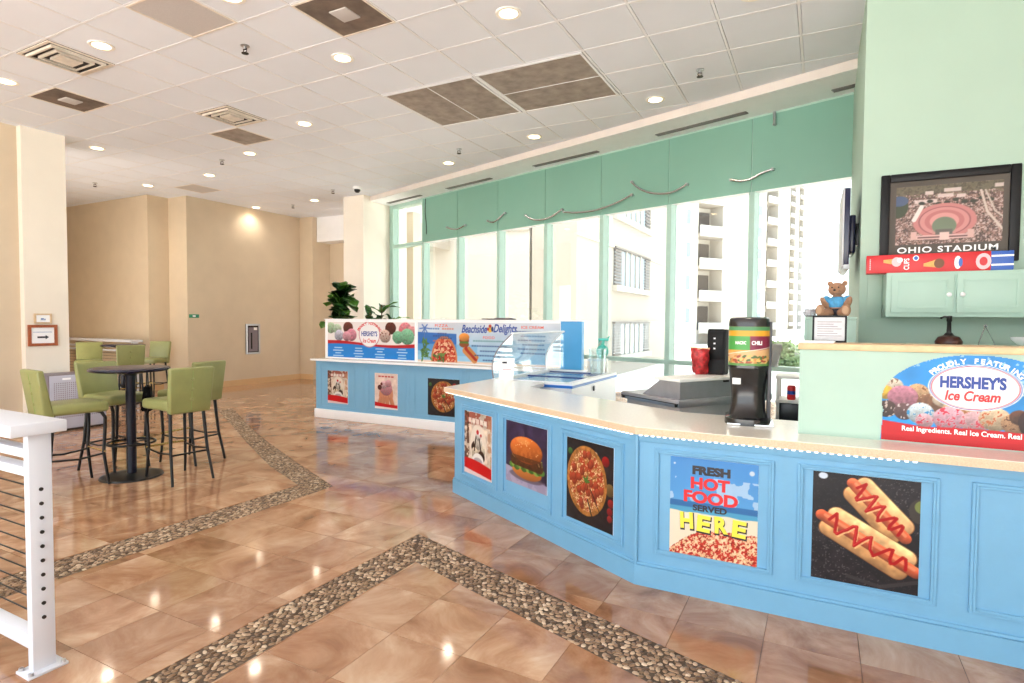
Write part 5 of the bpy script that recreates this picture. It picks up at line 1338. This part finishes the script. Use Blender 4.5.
bm = B(); tube(bm, [(-.008, 0, .122), (0, 0, .13), (.008, 0, .122)], .008, 8); obj('hinge', bm, 'chrome', r, 50)
r = thing('white_bowl', 'white bowl at the right edge behind the partition', 'bowl', (1.16, 4.80, 1.385)); bm = B(); lathe(bm, [(0, .0), (.04, 0), (.08, .04), (.085, .055), (.08, .055), (.04, .01), (0, .01)], 22); obj('bowl', bm, 'white_paint', r, 50)

# ------------------------------------------------------------------ plants behind the menu counter
mat('leaf_green', (92, 146, 52), .3, var=.3, scale=12, rand=.25); mat('leaf_dark', (46, 92, 44), .3, var=.3, scale=12, rand=.25); mat('stem_brown', (96, 76, 54), .8); mat('pot_grey', (120, 112, 104), .6)
def leaf_mesh(L, W, fiddle):
    bm = B(); n = 7; rows = []
    for k in range(n + 1):
        t = k / n; w = W * math.sin(math.pi * t ** (.75 if not fiddle else 1.5)) ** .6 * (1 - (.25 if fiddle else 0) * math.exp(-((t - .42) / .12) ** 2)) + .002
        y = L * t; z = .25 * L * t - .42 * L * t * t
        rows.append([bm.verts.new((s * w, y, z + .25 * w * abs(s) + .012 * math.sin(t * 12) * s)) for s in (-1, -.5, 0, .5, 1)])
    for a, b in zip(rows, rows[1:]):
        for q in range(4): bm.faces.new((a[q], a[q + 1], b[q + 1], b[q]))
    bmesh.ops.solidify(bm, geom=bm.faces[:], thickness=.002)
    me = bpy.data.meshes.new('leaf'); bm.to_mesh(me); bm.free(); me.polygons.foreach_set('use_smooth', [True] * len(me.polygons)); return me
def plant(name, lab, x, y, h, leaves, fiddle, L, W, seed, pot_h=.45):
    rg = random.Random(seed); r = thing(name, lab, 'plant', (x, y, 0), 0, 'potted plants behind the menu counter')
    bm = B(); lathe(bm, [(0, 0), (.15, 0), (.2, pot_h), (.21, pot_h + .03), (.18, pot_h + .03), (.17, pot_h - .02), (0, pot_h - .02)], 24); obj('pot', bm, 'pot_grey', r, 40)
    ms = [leaf_mesh(L, W, fiddle), leaf_mesh(L * .85, W, fiddle)]; ms[0].materials.append(M['leaf_green']); ms[1].materials.append(M['leaf_dark'])
    stems = [[(0, 0, pot_h - .05), (rg.uniform(-.05, .05), 0, h * .5), (rg.uniform(-.1, .1), rg.uniform(-.05, .05), h * .9)] for _ in range(2 if fiddle else 5)]
    if not fiddle: stems = [[(0, 0, pot_h - .05), (.10 * math.cos(k * 1.3), .08 * math.sin(k * 1.3), h * .6), (.24 * math.cos(k * 1.3), .16 * math.sin(k * 1.3), h * rg.uniform(.8, .97))] for k in range(5)]
    for s in stems:
        bm = B(); tube(bm, smooth_pts(s), .014 if fiddle else .008, 8); obj('stem', bm, 'stem_brown', r, 60)
    for k in range(leaves):
        s = smooth_pts(stems[k % len(stems)], 10); t = rg.uniform(.66, 1.0) if fiddle else rg.uniform(.5, 1.0); p = s[int(t * (len(s) - 1))]
        o = bpy.data.objects.new('leaf', ms[k % 2]); COL.objects.link(o); o.parent = r; o.location = p
        o.rotation_euler = ((rg.uniform(.55, 1.35) if k % 4 else rg.uniform(-.25, .2)) if fiddle else rg.uniform(.2, 1.2), rg.uniform(-.3, .3), k * 2.4 + rg.uniform(-.4, .4)); sc = rg.uniform(.8, 1.2); o.scale = (sc, sc, sc)
plant('fiddle_leaf_fig', 'tall fiddle leaf fig with big rounded leaves by the pillar', -7.45, 7.65, 2.2, 46, True, .33, .15, 5)
plant('potted_plant', 'lower leafy plant right of the fiddle leaf fig', -6.55, 7.75, 1.85, 40, False, .32, .05, 9)
# ------------------------------------------------------------------ outside
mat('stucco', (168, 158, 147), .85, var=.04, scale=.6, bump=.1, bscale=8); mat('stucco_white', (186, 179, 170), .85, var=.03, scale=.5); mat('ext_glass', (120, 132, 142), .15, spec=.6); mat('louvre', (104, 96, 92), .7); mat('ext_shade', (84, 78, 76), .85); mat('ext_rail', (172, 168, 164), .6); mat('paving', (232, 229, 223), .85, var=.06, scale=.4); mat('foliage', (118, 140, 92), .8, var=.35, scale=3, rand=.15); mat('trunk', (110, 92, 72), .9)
gnd = obox('ground', -150, 150, -120, 260, -1.2, -.6, 'paving'); gnd['kind'] = 'structure'; gnd['label'] = 'pale paving outside the windows'
def at(px, py, depth):
    k = ray(px, py) * depth; return Vector((k.x, k.y, k.z + HC))
# wing with ribbon windows: facade plane x = const, facing +x
p0 = at(613, 320, 22.5); XF = p0.x
wb = thing('stucco_wing', 'cream stucco wing with louvred ribbon windows outside the middle windows', 'building', (XF, 24, -.6)); y_off = 24
def wy(px): k = ray(px, 300); t = XF / k.x; return k.y * t
ya, yb, yc = wy(613), wy(648), wy(599)
obox('wall', -1.6, 0, wy(576) - y_off, wy(667) - y_off, 0, 16, 'stucco', wb); obox('band', 0, .06, wy(576) - y_off, wy(667) - y_off, 4.9, 5.0, 'stucco_white', wb)
def wz(px, py): k = ray(px, py); t = XF / k.x; return HC + k.z * t + .6
z1t, z1b = wz(613, 248), wz(613, 285); z0t, z0b = wz(613, 324), wz(613, 356); z2b = z1b + (z1b - z0b); z2t = z1t + (z1t - z0t)
for zb, zt in ((z0b, z0t), (z1b, z1t), (z2b, z2t)):
    w = obox('window', -.05, .04, ya - y_off, yb - y_off, zb, zt, 'ext_glass', wb); n = 7; L = (yb - ya)
    obox('sill', 0, .18, ya - y_off - .1, yb - y_off + .1, zb - .22, zb, 'stucco_white', w); obox('lintel', 0, .12, ya - y_off - .05, yb - y_off + .05, zt, zt + .08, 'louvre', w)
    for a, b in ((0, .16), (.84, 1.)):
        bm = B()
        for q in range(11): zz = zb + (zt - zb) * (q + .15) / 11; box(bm, .02, .09, ya - y_off + L * a, ya - y_off + L * b, zz, zz + (zt - zb) / 11 * .6)
        obj('louvre', bm, 'louvre', w)
    for q in range(1, 5): yy = ya - y_off + L * (.16 + .68 * q / 5); obox('mullion', .03, .08, yy - .08, yy + .08, zb, zt, 'stucco_white', w)
# blank wing on the left with a deep canopy edge
YB = wy(576); bl = thing('blank_wing', 'blank cream stucco block with a canopy edge outside the left windows', 'building', (XF - 1.7, YB, -.6))
obox('wall', -26, 0, 0, 6, 0, 12, 'stucco_white', bl)
zc = HC + .6 + (320 - 240) / 586.53 * 18.5
obox('canopy', -26, -3.2, -2.6, 0, zc, zc + .35, 'stucco', bl); obox('parapet', -26, 0, -.12, 0, zc + .5, zc + .62, 'stucco', bl)
obox('pilaster', -9.0, -8.2, -.25, 0, 0, zc, 'stucco', bl); obox('ledge', -26, -9.0, -.5, 0, zc - .8, zc - .55, 'stucco', bl)
# balcony towers
def tower(name, lab, px0, px1, depth, floors, fh, zbase, bal, m='stucco_white', thick=14):
    a, b = at(px0, 320, depth), at(px1, 320, depth * 1.06); d = Vector((b.x - a.x, b.y - a.y)); L = d.length; rz = math.atan2(d.y, d.x)
    r = thing(name, lab, 'building', (a.x, a.y, -.6), rz, 'apartment towers beyond the windows')
    obox('wall', 0, L, 1.6, thick, 0, floors * fh + 2, m, r)
    for x0, x1, kind in bal:
        if kind == 'wall': obox('pier', x0 * L, x1 * L, 0, 1.6, 0, floors * fh + 2, m, r)
    for k in range(floors):
        z = zbase + k * fh
        for x0, x1, kind in bal:
            if kind == 'bal':
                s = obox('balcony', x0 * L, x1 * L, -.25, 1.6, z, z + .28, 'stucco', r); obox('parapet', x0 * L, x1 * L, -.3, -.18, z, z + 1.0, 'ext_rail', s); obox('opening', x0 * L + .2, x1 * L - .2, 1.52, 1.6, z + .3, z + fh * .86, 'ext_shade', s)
            elif kind == 'win': obox('window', x0 * L, x1 * L, -.04, .04, z + 1.0, z + 2.3, 'ext_glass', r)
    return r
tower('balcony_block', 'cream apartment block with stacked balconies seen through the middle window', 668, 724, 52, 9, 2.95, 1.0, [(0, .10, 'bal'), (.10, .50, 'wall'), (.30, .36, 'win'), (.50, .95, 'bal'), (.95, 1, 'wall')])
tower('apartment_tower', 'tall pale tower with angled balconies left of the screen', 754, 783, 82, 14, 3.0, 1.0, [(0, .35, 'wall'), (.35, .75, 'bal'), (.75, 1., 'wall'), (.1, .2, 'win')])
tower('apartment_tower', 'faint distant tower behind the angled balcony tower', 784, 802, 160, 22, 3.0, 1.0, [(0, .2, 'wall'), (.2, .5, 'bal'), (.5, .7, 'wall'), (.7, .95, 'bal'), (.95, 1, 'wall')], thick=20)
# shrubs
def shrub(px, depth, h, rad, seed, lab):
    p = at(px, 320, depth); r = thing('shrub', lab, 'shrub', (p.x, p.y, -.6), 0, 'shrubs outside the right windows'); rg = random.Random(seed)
    for k in range(4):
        a = k * 1.57; bm = B(); tube(bm, [(0, 0, 0), (rad * .3 * math.cos(a), rad * .3 * math.sin(a), h * .5), (rad * .5 * math.cos(a), rad * .5 * math.sin(a), h * .8)], [.06, .04, .02], 6); obj('branch', bm, 'trunk', r, 60)
    V, F = [], []
    for k in range(1500):
        while True:
            q = Vector((rg.uniform(-1, 1), rg.uniform(-1, 1), rg.uniform(0, 1)))
            if .3 < q.length < 1 + .12 * math.sin(q.x * 9) * math.cos(q.y * 7): break
        c = Vector((q.x * rad, q.y * rad * .7, q.z * h)); s = rg.uniform(.07, .15); a = Vector((rg.gauss(0, 1), rg.gauss(0, 1), rg.gauss(0, 1))).normalized(); b = a.orthogonal().normalized(); b0 = len(V)
        V += [tuple(c + a * s), tuple(c + b * s * .6), tuple(c - a * s), tuple(c - b * s * .6)]; F.append((b0, b0 + 1, b0 + 2, b0 + 3))
    me = bpy.data.meshes.new('foliage'); me.from_pydata(V, [], F); o = mobj('foliage', me, 'foliage', r); o['kind'] = 'stuff'
shrub(783, 27, 1.25, 1.0, 1, 'pale green shrub just right of the nacho dispenser outside'); shrub(812, 29, 1.0, 1.2, 2, 'pale green shrub left of the framed document outside')
